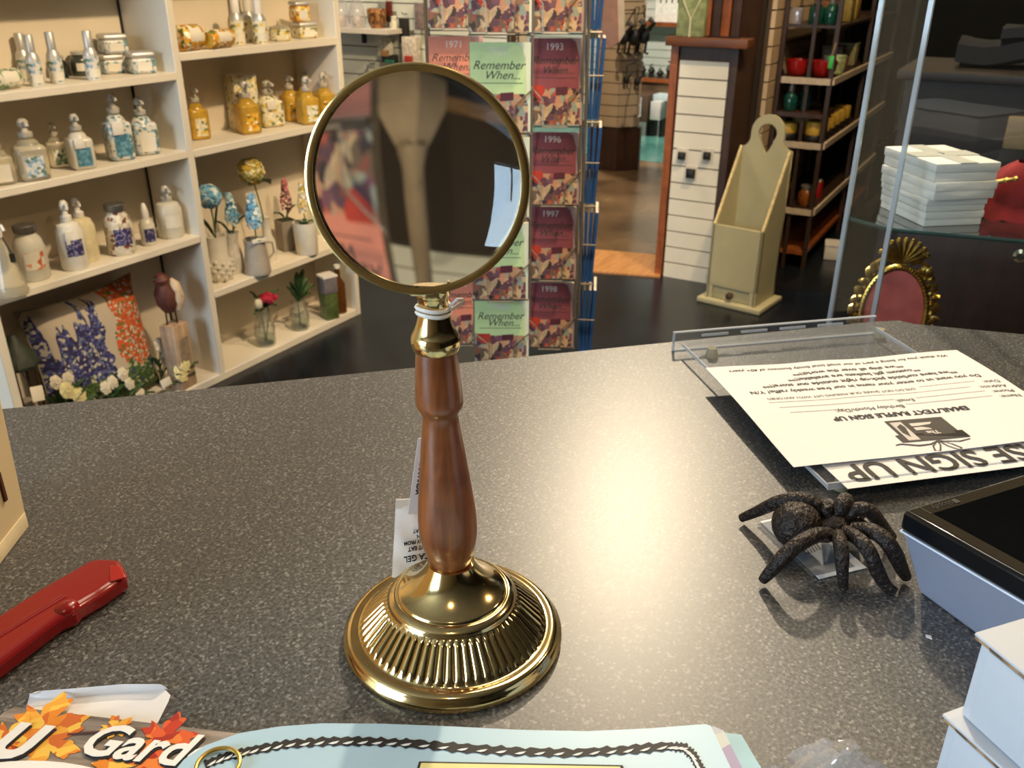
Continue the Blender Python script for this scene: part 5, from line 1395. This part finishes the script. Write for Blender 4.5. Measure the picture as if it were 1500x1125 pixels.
for pts, k in legs:
    P = [sl(*q) for q in pts]; n = len(P)
    rads = [.0050*k*(1.0 if i < n-2 else (.8 if i == n-2 else .6)) for i in range(n)]
    # smooth the polyline
    Q, RQ = [], []
    for i in range(n-1):
        for s in range(4):
            u = s/4; p0, p1, p2, p3 = P[max(0, i-1)], P[i], P[i+1], P[min(n-1, i+2)]
            Q.append(.5*((2*p1)+(p2-p0)*u+(2*p0-5*p1+4*p2-p3)*u*u+(3*p1-p0-3*p2+p3)*u**3)); RQ.append(rads[i]*(1-u)+rads[i+1]*u)
    Q.append(P[-1]); RQ.append(rads[-1])
    for q, r_ in zip(Q, RQ): q.z = max(q.z, r_*1.0)
    G().tube(Q, RQ, 10).obj('leg', M_iron, sp)
for a, b in (((1240, 757, .024), (1264, 756, .020)), ((1242, 768, .023), (1268, 768, .018))):
    A, B = sl(*a), sl(*b); G().tube([A, A*.5+B*.5+V((0, 0, .003)), B], [.003, .0042, .0022], 10).obj('palp', M_iron, sp)
t = thing('price_card', 'white card in a clear sleeve lying under the iron spider', 'card', at(1195, 800, Z=1.0)+V((0, 0, .0008)))
cpx = [(1113, 766), (1200, 850), (1269, 834), (1176, 752)]
pl_ = [(at(x, y, Z=1.0)-t.location) for x, y in cpx]
G().prism([(p.x, p.y) for p in pl_], 0, .0006).obj('card', plain('card_white', '#d6dade', .5, var=.03), t)
cx = sum((p for p in pl_), V((0, 0, 0)))/4
G().prism([((p.x-cx.x)*.92+cx.x-.004, (p.y-cx.y)*.92+cx.y+.004) for p in pl_], .0008, .0010).obj('sleeve', thin_glass('clear_sleeve', (.85, .87, .9), 2.5, .05, .08), t)
for k in range(6):
    q = at(1178+k*4, 810-k*1.5, Z=1.0)-t.location
    G().box((q.x, q.y, .0008), (.008, .0009+.0004*(k % 2), .0003), rz=R(35)).obj('bar_print', M_prink, t)

# ================================================================ payment tablet stand
M_tabs = plain('silver_stand', '#8d93a5', .38, .25, var=.03)
M_tabb = plain('black_bezel', '#0a0d11', .22, var=.1)
tz = 1.058
tc0 = at(1323, 747, Z=tz)
a1, a2 = R(-36), R(-126)
e1 = V((math.cos(a1), math.sin(a1), 0)); e2 = V((math.cos(a2), math.sin(a2), 0))
L1, L2, TILT = .21, .115, .075
ts = thing('payment_tablet', 'black screened payment tablet on a silver stand at the right edge', 'tablet', (tc0.x, tc0.y, 1.0), a1)
# local x along e1, local -y along e2
H0 = tz-1.0
def top(x, y, dz=0.0): return V((x, -y, H0+y*TILT+dz))
def block(name, corners_top, corners_bot, mat, par=ts, bev=.0):
    g = G(); a = [g.bm.verts.new(p) for p in corners_bot]; b = [g.bm.verts.new(p) for p in corners_top]
    g.bm.faces.new(a[::-1]); g.bm.faces.new(b)
    for i in range(4): g.bm.faces.new((a[i], a[(i+1) % 4], b[(i+1) % 4], b[i]))
    return g.obj(name, mat, par, bev=bev)
SL = .0150
ring = lambda m, dz: [top(m, m, dz), top(L1-m, m, dz), top(L1-m, L2-m, dz), top(m, L2-m, dz)]
body_bot = [V((.012, -.016, .0004)), V((L1-.01, -.016, .0004)), V((L1-.01, -L2+.01, .0004)), V((.012, -L2+.01, .0004))]
block('stand_body', ring(.0015, -SL-.0008), body_bot, M_tabs, bev=.002)
block('trim_line', ring(.0005, -SL), ring(.0005, -SL-.0012), plain('white_trim', '#cfd8e6', .3), bev=0)
tb_ = block('tablet_body', ring(.0, 0), ring(.0, -SL+.0001), M_tabb, bev=.0025)
block('bezel', ring(.003, .0006), ring(.003, -.001), plain('bezel_glass', '#4a4438', .12, .55, var=.05), tb_)
block('screen', [top(.012, .0125, .0010), top(L1-.012, .0125, .0010), top(L1-.012, L2-.012, .0010), top(.012, L2-.012, .0010)], [top(.012, .0125, .0), top(L1-.012, .0125, .0), top(L1-.012, L2-.012, .0), top(.012, L2-.012, .0)], plain('dark_screen', '#07080a', .08, var=.2), tb_)
block('seam', [top(.0105, .0035, .0008), top(.0112, .0035, .0008), top(.0112, .0120, .0008), top(.0105, .0120, .0008)], [top(.0105, .0035, .0), top(.0112, .0035, .0), top(.0112, .0120, .0), top(.0105, .0120, .0)], M_black, tb_)
text('brand_print', 'shopify', .0062, plain('faint_print', '#1c1a16', .5), tb_, tuple(top(.026, .0075, .0009)), (0, 0, PI), shear=.2)
block('brand_mark', [top(.0355, .0052, .0011), top(.0390, .0052, .0011), top(.0395, .0098, .0011), top(.0350, .0098, .0011)], [top(.0355, .0052, .0), top(.0390, .0052, .0), top(.0395, .0098, .0), top(.0350, .0098, .0)], MATS['faint_print'], tb_)

# ================================================================ white mailer boxes, lower right
M_mail = plain('white_corrugated', '#bcc0c6', .7, var=.02)
M_corr = cells('corrugated_edge', ['#8a6a48', '#5d4630', '#a5835c'], 300, .9)
def mailer(label, corner, z, h, ang, La, Lb, over=.0):
    t = thing('mailer_box', label, 'box', (corner.x, corner.y, z), ang, 'white mailer boxes at the lower right')
    G().box((La/2, -Lb/2, h*.45), (La, Lb, h*.90), bev=.0015).obj('tray', M_mail, t)
    G().box((La/2-.001, -Lb/2-.001, h*.90+.003), (La+.005, Lb+.004, .0028)).obj('corrugated_layer', M_corr, t)
    G().box((La/2-.001, -Lb/2-.001, h*.95+.0015), (La+.006, Lb+.005, h*.10-.003), bev=.0015).obj('lid', M_mail, t)
    G().box((-.0012, -Lb/2, h*.48), (.0022, Lb-.012, h*.84), bev=.0008).obj('side_flap', M_mail, t)
k1 = at(1404, 1040, Z=1.0505); k2 = at(1441, 926, Z=1.10)
mailer('upper white mailer box at the lower right corner', k2, 1.0508, .0492, R(-40), .22, .16)
mailer('lower white mailer box under the other at the lower right corner', k1+V((-.004, .003, 0)), 1.0003, .0503, R(-38), .23, .17)

# ================================================================ clear plastic bag
M_film = thin_glass('clear_film', (.98, .98, .99), 2.2, .08, .10)
t = thing('plastic_bag', 'crumpled clear plastic bag at the bottom edge of the counter', 'bag', at(1230, 1110, Z=1.0)+V((0, 0, .001)))
fac = [((1150, 1107, 0), (1205, 1082, .012), (1232, 1108, .016), (1160, 1150, 0)), ((1205, 1082, .012), (1245, 1083, .010), (1262, 1095, .006), (1232, 1108, .016)), ((1238, 1094, .020), (1282, 1114, .012), (1325, 1135, 0), (1225, 1150, .006)), ((1232, 1108, .016), (1238, 1094, .020), (1225, 1150, .006), (1160, 1150, 0)), ((1095, 1128, 0), (1130, 1120, .006), (1150, 1122, .003), (1110, 1150, 0))]
for f in fac:
    g = G(); vs = [at(x, y, Z=1.0+z)-t.location for x, y, z in f]
    def fn(u, v, vs=vs):
        p = vs[0]*(1-u)*(1-v)+vs[1]*u*(1-v)+vs[2]*u*v+vs[3]*(1-u)*v
        return p+V((0, 0, .0022*mnoise.noise(p*160)))
    g.sheet(12, 12, fn, .0002); g.obj('fold', M_film, t)

# ================================================================ acrylic holder, form and sign
M_acr = thin_glass('clear_acrylic', (.95, .96, .97), .5, .05, .03)
M_acre = thin_glass('acrylic_edge', (.75, .82, .90), 2.0, .15, .35)
ZA = 1.012
h00, h10 = at(1000, 505, Z=ZA), at(1283, 481, Z=ZA)
hx = (h10-h00).normalized(); hW = (h10-h00).length
hy = V((-hx.y, hx.x, 0));
if hy.dot(-h00) < 0: hy = -hy
hL = .288
ah = thing('acrylic_holder', 'clear acrylic sign holder lying flat on round bumpers under the papers', 'sign holder', (h00.x, h00.y, 1.0), math.atan2(hx.y, hx.x))
sgn = 1 if V((-hx.y, hx.x, 0)).dot(hy) > 0 else -1
G().box((hW/2, sgn*hL/2, ZA-1.0), (hW, hL, .003)).obj('plate', M_acr, ah)
G().box((hW/2, -sgn*.0125, .011), (hW+.012, .003, .020)).obj('lip', M_acr, ah)
G().box((hW/2, -sgn*.0055, ZA-1.0), (hW+.004, .011, .003)).obj('fold', M_acr, ah)
for z in (.0005, .0208): G().box((hW/2, -sgn*.0125, z+.0006), (hW+.012, .0034, .0012)).obj('lip_edge', M_acre, ah)
for x in (0, hW): G().box((x, sgn*hL/2, ZA-1.0), (.0012, hL, .0034)).obj('plate_edge', M_acre, ah)
G().box((hW/2, sgn*hL, ZA-1.0), (hW, .0014, .006)).obj('plate_edge', M_acre, ah)
G().box((-.005, -sgn*.0125, .011), (.0015, .004, .020)).obj('lip_edge', M_acre, ah)
for k in range(4): G().box((hW*(.18+.2*k), -sgn*.0105, .0165), (.030, .002, .0022)).obj('glint_slot', M_acre, ah)
M_bump = plain('clear_rubber', '#c9c4a4', .15, var=.1, trans=.5)
for (px, py) in ((1043, 515), (1289, 487)):
    q = at(px, py, Z=1.006)-V((h00.x, h00.y, 1.0)); q = Matrix.Rotation(-math.atan2(hx.y, hx.x), 3, 'Z') @ q
    G().lathe([(.0062, .0003), (.0066, .003), (.0050, .0102)], 20, c=(q.x, q.y, 0)).obj('bumper', M_bump, ah)
for x in (.02, hW-.02): G().lathe([(.0062, .0003), (.0066, .003), (.0050, .0102)], 20, c=(x, sgn*(hL-.012), 0)).obj('bumper', M_bump, ah)
# the form, printed side up, read from the far side
ZP = 1.0182
f00, f10, f01 = at(1033, 541, Z=ZP), at(1401, 514.5, Z=ZP), at(1166, 683, Z=ZP)
fx = (f00-f10).normalized()        # reading direction (right to left in view)
fy = V((-fx.y, fx.x, 0))
if fy.dot(f01-f00) < 0: fy = -fy   # up on the page = towards the viewer
PWd, PHt = (f00-f10).length, .198
_q = at(1500, 645, Z=ZP)-f10; _yl = (f01-f10).dot(fy); _xl = (f01-f10).dot(fx)
def near_edge(x): return _yl+(x-_xl)*(_q.dot(fy)-_yl)/(_q.dot(fx)-_xl)
M_paper = plain('white_paper', '#dcdad9', .75, var=.015, scale=15)
fm = thing('signup_form', 'white printed raffle sign-up form lying on the acrylic holder', 'paper', V((f10.x, f10.y, ZP)), frame_euler(fx, fy))
zup = 1 if fx.cross(fy).z > 0 else -1
def pz(u, v): return .0016*math.sin(u*7+1)*(1-v*.6)+.0022*math.exp(-((u-.55)/.12)**2)*(1-v)+.0012*math.sin(v*5)
def pv(u, v): return (PWd*u, near_edge(PWd*u)*v, pz(u, near_edge(PWd*u)*v/PHt))
G().sheet(30, 20, pv, .0003).obj('sheet', M_paper, fm)
def drape(o, du, dv, off=.0004):
    """lay a flat print onto the gently waved sheet"""
    me = o.data.copy(); o.data = me
    Mx = o.matrix_basis
    for vtx in me.vertices:
        p = Mx @ vtx.co
        p.z = pz(min(1, max(0, p.x/PWd)), min(1, max(0, p.y/PHt)))+off
        vtx.co = Mx.inverted() @ p
def ptext(s, size, u, v, align='LEFT', bold=0.0, sx=1.0, mat=M_prink, shear=0.0):
    o = text('print', s, size, mat, fm, (PWd*u, PHt*v, 0), align=align, bold=bold, ext=0.0, sx=sx, shear=shear)
    drape(o, u, v); return o
def pline(u0, u1, v):
    o = G().sheet(12, 1, lambda a, b: (PWd*(u0+(u1-u0)*a), PHt*v+.0005*b, 0)).obj('rule', M_prink, fm); drape(o, 0, 0)
M_sink = plain('grey_print', '#2a2624', .7)
ptext('EMAIL/TEXT RAFFLE SIGN UP', .0098, .50, .600, 'CENTER', .00035, 1.02)
for v, a, u in ((.535, 'Name:', .03), (.485, 'Phone:', .03), (.435, 'Address:', .03), (.385, 'Date:', .03)): ptext(a, .0078, u, v)
ptext('Birthday Month/Day:', .0078, .46, .535); ptext('Email:', .0078, .40, .485)
pline(.13, .45, .520); pline(.67, .86, .520); pline(.13, .39, .470); pline(.47, .88, .470); pline(.16, .90, .420); pline(.12, .33, .370)
ptext('(WE DO NOT SHARE OUR MAILING LIST WITH ANYONE!)', .0056, .35, .385)
ptext('Do you want us to enter your name in our free weekly raffle? Y/N', .0086, .50, .315, 'CENTER', .0001)
ptext('**we have curbside pick-up right outside our store!!**', .0090, .50, .255, 'CENTER', .00015)
ptext('**custom gift baskets are available!!**', .0090, .50, .195, 'CENTER', .00015)
ptext('**we ship all over the world!!**', .0090, .50, .135, 'CENTER', .00015)
ptext('We thank you for being a part of our small local family business of 40+ years', .0074, .50, .065, 'CENTER', .0001, shear=.25)
# box emblem with bow
M_emb = plain('emblem_print', '#3a3531', .7); M_embw = plain('emblem_pale', '#c2bdb8', .7)
def pp(poly, mat, off=.0004, nm='emblem'):
    o = G().prism([(PWd*u, PHt*v) for u, v in poly], 0, .00005).obj(nm, mat, fm, smooth=0); drape(o, 0, 0, off)
pp([(.385, .655), (.585, .655), (.585, .775), (.600, .775), (.600, .835), (.370, .835), (.370, .775), (.385, .775)], M_emb)
pp([(.400, .770), (.505, .770), (.505, .795), (.400, .795)][::1], M_emb, .0005)
pp([(.535, .670), (.575, .670), (.575, .825), (.535, .825)], M_embw, .0005)
pp([(.545, .690), (.565, .710), (.568, .760), (.556, .800), (.548, .760), (.540, .720)], M_emb, .0006)
for v, w2 in ((.690, .10), (.725, .10)): pp([(.415, v), (.415+w2, v), (.415+w2, v+.024), (.415, v+.024)], M_embw, .0005)
ptext('The', .0072, .47, .775, 'CENTER', .0003, mat=M_embw)
for s in (bpy.data.objects[-1:] if False else []): pass
def parc(pts, wd):
    n = len(pts); L = []
    for i in range(n):
        a, b = V(pts[max(0, i-1)]), V(pts[min(n-1, i+1)]); d = (b-a); d = V((-d.y, d.x)).normalized()*wd*(1-.6*abs(i/(n-1)-.5)*1.2)
        L.append((V(pts[i])+d, V(pts[i])-d))
    for (a, b), (c, d) in zip(L, L[1:]): pp([a, b, d, c], M_emb, .0005)
parc([(.38, .850), (.42, .862), (.47, .850), (.485, .842)], .004)
parc([(.485, .842), (.52, .865), (.56, .868), (.61, .845), (.63, .850)], .005)
parc([(.482, .845), (.455, .875), (.44, .915), (.455, .925), (.475, .890), (.485, .845)], .003)
parc([(.488, .845), (.520, .880), (.530, .915), (.515, .920), (.495, .880), (.487, .845)], .003)
for o in [c for c in fm.children if c.name.startswith('print')][-1:]: o.location.z += .0004
# sign strip sticking out below the form
ZQ = 1.0142
s0, s1, s2 = at(1242, 716, Z=ZQ), at(1500, 683, Z=ZQ), at(1206, 684, Z=ZQ)
sx_ = (s0-s1).normalized(); sy_ = V((-sx_.y, sx_.x, 0))
if sy_.dot(-s0) < 0: sy_ = -sy_
sg = thing('signup_sign', 'white paper sign with large black PLEASE SIGN UP lettering under the form', 'paper', V((s0.x, s0.y, ZQ)), frame_euler(sx_, sy_))
SW, SH = .279, .12
def sv(u, v): return (-SW+SW*u, -SH+SH*v, 0.0)
G().sheet(24, 12, sv, .0003).obj('sheet', M_paper, sg)
text('print', 'PLEASE SIGN UP', .0345, M_sink, sg, (-.010, -.0205, .0008), align='RIGHT', bold=.0005, sx=.95, ext=0.0)

# ================================================================ blue brochures, magazine, torn paper
M_brb = plain('pale_blue_cover', '#a9c8da', .35, var=.05, scale=9)
ZB0 = 1.0105
def edge_poly(px, Z, dy, reach=.16):
    P = [at(x, y, Z=Z) for x, y in px]
    d = V((math.cos(R(-150)), math.sin(R(-150)), 0))
    return P, [p+d*reach for p in reversed(P)]
def brochure(label, px, Z0, Z1, mat, reach=.16):
    P, Q = edge_poly(px, Z1, 0, reach)
    t = thing('brochure', label, 'brochure', (P[0].x, P[0].y, Z0), group='blue brochures stacked at the bottom edge')
    g = G(); g.prism([(p.x-P[0].x, p.y-P[0].y) for p in P+[Q[0], Q[-1]]], 0, Z1-Z0)
    g.obj('pages', mat, t, smooth=0)
    return t
tpx = [(255, 1130), (270, 1112), (300, 1092), (350, 1074), (410, 1064), (470, 1059.5), (560, 1060), (660, 1064), (760, 1069), (860, 1071), (950, 1067), (1033, 1060.5), (1041, 1063), (1073, 1130)]
bpx = [(700, 1075), (900, 1075), (1050, 1072), (1086, 1076), (1118, 1130)]
mpx = [(500, 1078), (800, 1075), (1000, 1068), (1046, 1064), (1060, 1070), (1090, 1130)]
brochure('lowest pale blue brochure jutting out at the right of the stack', bpx, 1.0004, 1.0036, plain('blue_under', '#8fc0d6', .4))
brochure('middle brochure with lilac printed edge in the stack', mpx, 1.0040, 1.0078, cells('lilac_pages', ['#b9c3d6', '#a79fc8', '#c9d2d6', '#b5c9c4'], 60, .6))
tbk = brochure('top pale blue brochure with a black rope border and yellow box', tpx, 1.0082, ZB0, M_brb)
o0 = tbk.location.copy()
def bl_(px, py, dz=.0003): return at(px, py, Z=ZB0+dz)-o0
# rope border: dark strands with white flecks, printed
rpx = [(300, 1120), (335, 1107), (370, 1099), (420, 1090), (480, 1086), (540, 1086), (600, 1089), (680, 1096), (760, 1101), (840, 1103), (910, 1099), (980, 1093), (1003, 1095), (1016, 1107), (1026, 1126), (1034, 1140)]
def along(t_):
    s = t_*(len(rpx)-1); i = min(len(rpx)-2, int(s)); f = s-i
    return V((rpx[i][0]*(1-f)+rpx[i+1][0]*f, rpx[i][1]*(1-f)+rpx[i+1][1]*f))
NR = 170
g = G(); wv = []
for k in range(NR+1):
    t_ = k/NR; c = along(t_); d = along(min(1, t_+.01))-along(max(0, t_-.01)); nrm = V((-d.y, d.x)).normalized()
    hw = 6.2+1.6*math.sin(k*1.9)+random.uniform(-.9, .9)
    a, b = c-nrm*hw, c+nrm*hw
    wv.append((bl_(a.x, a.y), bl_(b.x, b.y)))
vs = [(g.bm.verts.new(a), g.bm.verts.new(b)) for a, b in wv]
for (a, b), (c, d) in zip(vs, vs[1:]): g.bm.faces.new((a, b, d, c))
g.obj('rope_print', plain('rope_black', '#1c1a1c', .6), tbk, smooth=0)
g = G()
for k in range(3, NR-2, 4):
    t_ = k/NR; c = along(t_); d = (along(min(1, t_+.01))-along(max(0, t_-.01))).normalized(); nrm = V((-d.y, d.x))
    L = 8.5
    pts = [c-d*L+nrm*3.2, c-d*1+nrm*.6, c+d*L-nrm*1.0, c+d*L*.5+nrm*2.6, c-d*L*.2+nrm*4.2]
    f = [g.bm.verts.new(bl_(p.x, p.y, .0006)) for p in pts]; g.bm.faces.new(f)
g.obj('rope_highlights', plain('rope_white', '#d6dde0', .6), tbk, smooth=0)
yb_ = [(614, 1115.5), (912, 1121), (930, 1160), (600, 1160)]
G().prism([(p.x, p.y) for p in (bl_(*q) for q in yb_)], ZB0-o0.z+.0001, ZB0-o0.z+.0004).obj('box_outline', MATS['rope_black'], tbk, smooth=0)
yb2 = [(617, 1118), (908, 1123.5), (926, 1160), (605, 1160)]
G().prism([(p.x, p.y) for p in (bl_(*q) for q in yb2)], ZB0-o0.z+.0004, ZB0-o0.z+.0006).obj('yellow_box', plain('pale_yellow_print', '#dcd38f', .5), tbk, smooth=0)
rg = thing('gold_ring', 'thin gold ring lying on the corner of the blue brochure', 'ring', at(320, 1124, Z=ZB0)+V((0, 0, .0012)))
G().tube([(.0105*math.cos(2*PI*k/32), .0105*math.sin(2*PI*k/32), .0005) for k in range(32)], .0011, 8, True).obj('band', plain('soft_gold', '#b99a4e', .35, .7), rg)

mp0, mp1 = at(22, 1035.5, Z=1.0045), at(330, 1072, Z=1.0045)
mx = (mp1-mp0).normalized(); my = V((-mx.y, mx.x, 0))
mz = thing('garden_magazine', 'gardening magazine with autumn leaves on its cover at the lower left', 'magazine', V((mp0.x, mp0.y, 1.0004)), frame_euler(mx, my))
# local x along the heading, y up the page
MWd = .19
G().prism([(-.004, -.004), (.0, 0), (MWd, 0), (MWd, -.13), (-.016, -.13)], 0, .0034).obj('pages', M_pages, mz, smooth=0)
M_plank = wood('printed_planks', '#4a4038', '#a3968a', (12, 130, 12), .4)
G().prism([(-.003, -.0035), (.0, 0), (MWd, 0), (MWd, -.13), (-.016, -.13)], .0036, .0041).obj('cover', M_plank, mz, smooth=0)
LN = [0]
def mleaf(cx, cy, r, rot, col, z):
    LN[0] += 1
    lob = []; n = 60
    for k in range(n):
        a = 2*PI*k/n
        lo = abs(math.cos(2.5*a))**.9
        rr = r*(.42+.78*lo)*(1+.12*math.sin(a*15))*(.78 if .72*PI < a < 1.28*PI else 1.0)*1.1
        lob.append((cx+rr*math.cos(a+rot), cy+rr*math.sin(a+rot)))
    G().prism(lob, .0042+.00004*LN[0], .0043+.00004*LN[0]).obj('leaf_print', col, mz, smooth=0)
LO = cells('leaf_orange', ['#d9822a', '#e0a03a', '#c8662a', '#e6b84c'], 140, .45, .004); LR = cells('leaf_red', ['#b8371f', '#d1582a', '#a02a1c', '#dd7a34'], 140, .45, .004)
mleaf(.022, -.010, .017, .3, LO, .0042); mleaf(.033, -.020, .014, 1.0, LO, .0043); mleaf(.090, -.009, .013, .2, LR, .0042); mleaf(.062, -.006, .007, .9, LO, .0042)
mleaf(.003, -.034, .015, .6, LR, .0042); mleaf(.074, -.030, .010, .5, LO, .0042); mleaf(.010, -.022, .012, .1, LO, .0042); mleaf(.090, -.024, .010, .8, LR, .0043)
G().tube([(.040, -.014, .0044), (.055, -.010, .0044), (.064, -.008, .0044)], .0006, 5).obj('stem_print', plain('stem_print', '#5a2a22', .6), mz)
M_tw = plain('title_white', '#e6e2dc', .5, var=.02)
for s, sz, x, y, b, shr in (('U', .030, .016, -.0235, .0016, .25), ('Garden', .029, .092, -.0165, .0006, .3), ('G', .029, .110, -.0470, .0006, .3)):
    text('title_shadow', s, sz, M_prink, mz, (x+.0012, y-.0012, .0048), bold=b, shear=shr, sx=.95)
    text('title_print', s, sz, M_tw, mz, (x, y, .0053), bold=b, shear=shr, sx=.95)
G().prism([(.050+.062*math.cos(2*PI*k/40), -.062+.030*math.sin(2*PI*k/40)) for k in range(40)], .0054, .0055).obj('white_oval', M_tw, mz, smooth=0)
t = thing('torn_paper', 'torn strip of white paper with a folded top behind the magazine', 'paper', at(150, 1035, Z=1.0)+V((0, 0, .0006)))
tp_ = [(38, 1040), (44, 1018), (52, 1014), (58, 1013), (90, 1012), (118, 1008), (150, 1006), (172, 1004), (200, 1003.5), (230, 1003.5), (240, 1009), (250, 1019), (247, 1028), (240, 1042), (231, 1060), (120, 1060)]
G().prism([(p.x, p.y) for p in (at(x, y, Z=1.0006)-t.location for x, y in tp_)], 0, .0004).obj('sheet', M_paper, t, smooth=0)
fa = [(43, 1019), (58, 1022), (110, 1022), (180, 1014), (246, 1009)]; fb = [(44, 1017), (60, 1012), (112, 1008), (180, 1002), (232, 1002)]
for (a, b), (c, d) in zip(zip(fa, fb), zip(fa[1:], fb[1:])):
    A, B, Cc, D = (at(*a, Z=1.001)-t.location, at(*b, Z=1.006)-t.location, at(*c, Z=1.001)-t.location, at(*d, Z=1.006)-t.location)
    G().sheet(6, 4, lambda u, v: (A*(1-u)+Cc*u)*(1-v)+(B*(1-u)+D*u)*v+V((0, 0, .001*math.sin(PI*v))), .0002).obj('fold', M_paper, t)

# ================================================================ red plastic tool
M_redp = plain('red_plastic', '#8a1416', .25, var=.06, scale=20, coat=.3)
ro = at(95, 890, Z=1.0)
t = thing('red_tool', 'glossy red plastic tool with angled tip lying at the left edge', 'tool', (ro.x, ro.y, 1.0004))
ol = [(-120, 975), (0, 911), (60, 872), (134, 829), (150, 827), (178, 828), (187, 846), (186, 853), (150, 878), (118, 897), (112, 905), (90, 914), (0, 982), (-120, 1055)]
pol = [(at(x, y, Z=1.008)-ro) for x, y in ol]
G().prism([(p.x, p.y) for p in pol], 0, .0135).obj('body', M_redp, t, bev=.0035)
rid = [(at(x, y, Z=1.0142)-ro-V((0, 0, 0))) for x, y in ((-120, 1005), (0, 930), (60, 893), (95, 872))]
G().tube([(p.x, p.y, .0136) for p in rid], .0022, 8, flat=.5).obj('rib', M_redp, t)
kb = at(98, 892, Z=1.012)-ro
G().ball((kb.x, kb.y, .0105), .0068, (1.2, 1, .9), 3).obj('button', M_redp, t)
tip = [(at(x, y, Z=1.0145)-ro) for x, y in ((160, 828), (176, 829), (185, 845), (160, 852))]
G().prism([(p.x, p.y) for p in tip], .0128, .0142).obj('tip_facet', plain('red_facet', '#a01f1c', .3), t, bev=.001)

# ================================================================ cream carton, left edge
kc = at(43, 768, Z=1.0)
M_kraft = plain('cream_carton', '#d3bd96', .8, var=.05, scale=8)
t = thing('cream_carton', 'cream cardboard carton with a dark slot at the left edge of the counter', 'carton', (kc.x, kc.y, 1.0004), R(-147))
# local +x along the visible face, local -y goes away behind
CH = .21
G().prism([(0, 0), (.20, 0), (.20, CH), (-.016, CH)], 0, .10, M=Matrix.Rotation(PI/2, 4, 'X')).obj('body', M_kraft, t, bev=.003)
G().box((.10, .0006, .006), (.194, .001, .012), bev=.0003).obj('bottom_flap', plain('cream_flap', '#d8c6a2', .8), t)
G().box((-.0005, -.05, .006), (.003, .096, .010)).obj('torn_edge', M_corr, t)
G().box((.022, .0008, .045), (.003, .002, .022), rz=0).obj('slot', plain('slot_dark', '#4a2616', .9), t)
t = thing('paper_scrap', 'tiny white paper scrap on the counter beside the tablet stand', 'scrap', at(1365, 938, Z=1.0)+V((0, 0, .0004)))
G().prism([(0, 0), (.003, .001), (.0025, .004), (.0005, .0035)], 0, .0006).obj('scrap', M_paper, t, smooth=0)
bpy.context.view_layer.update()
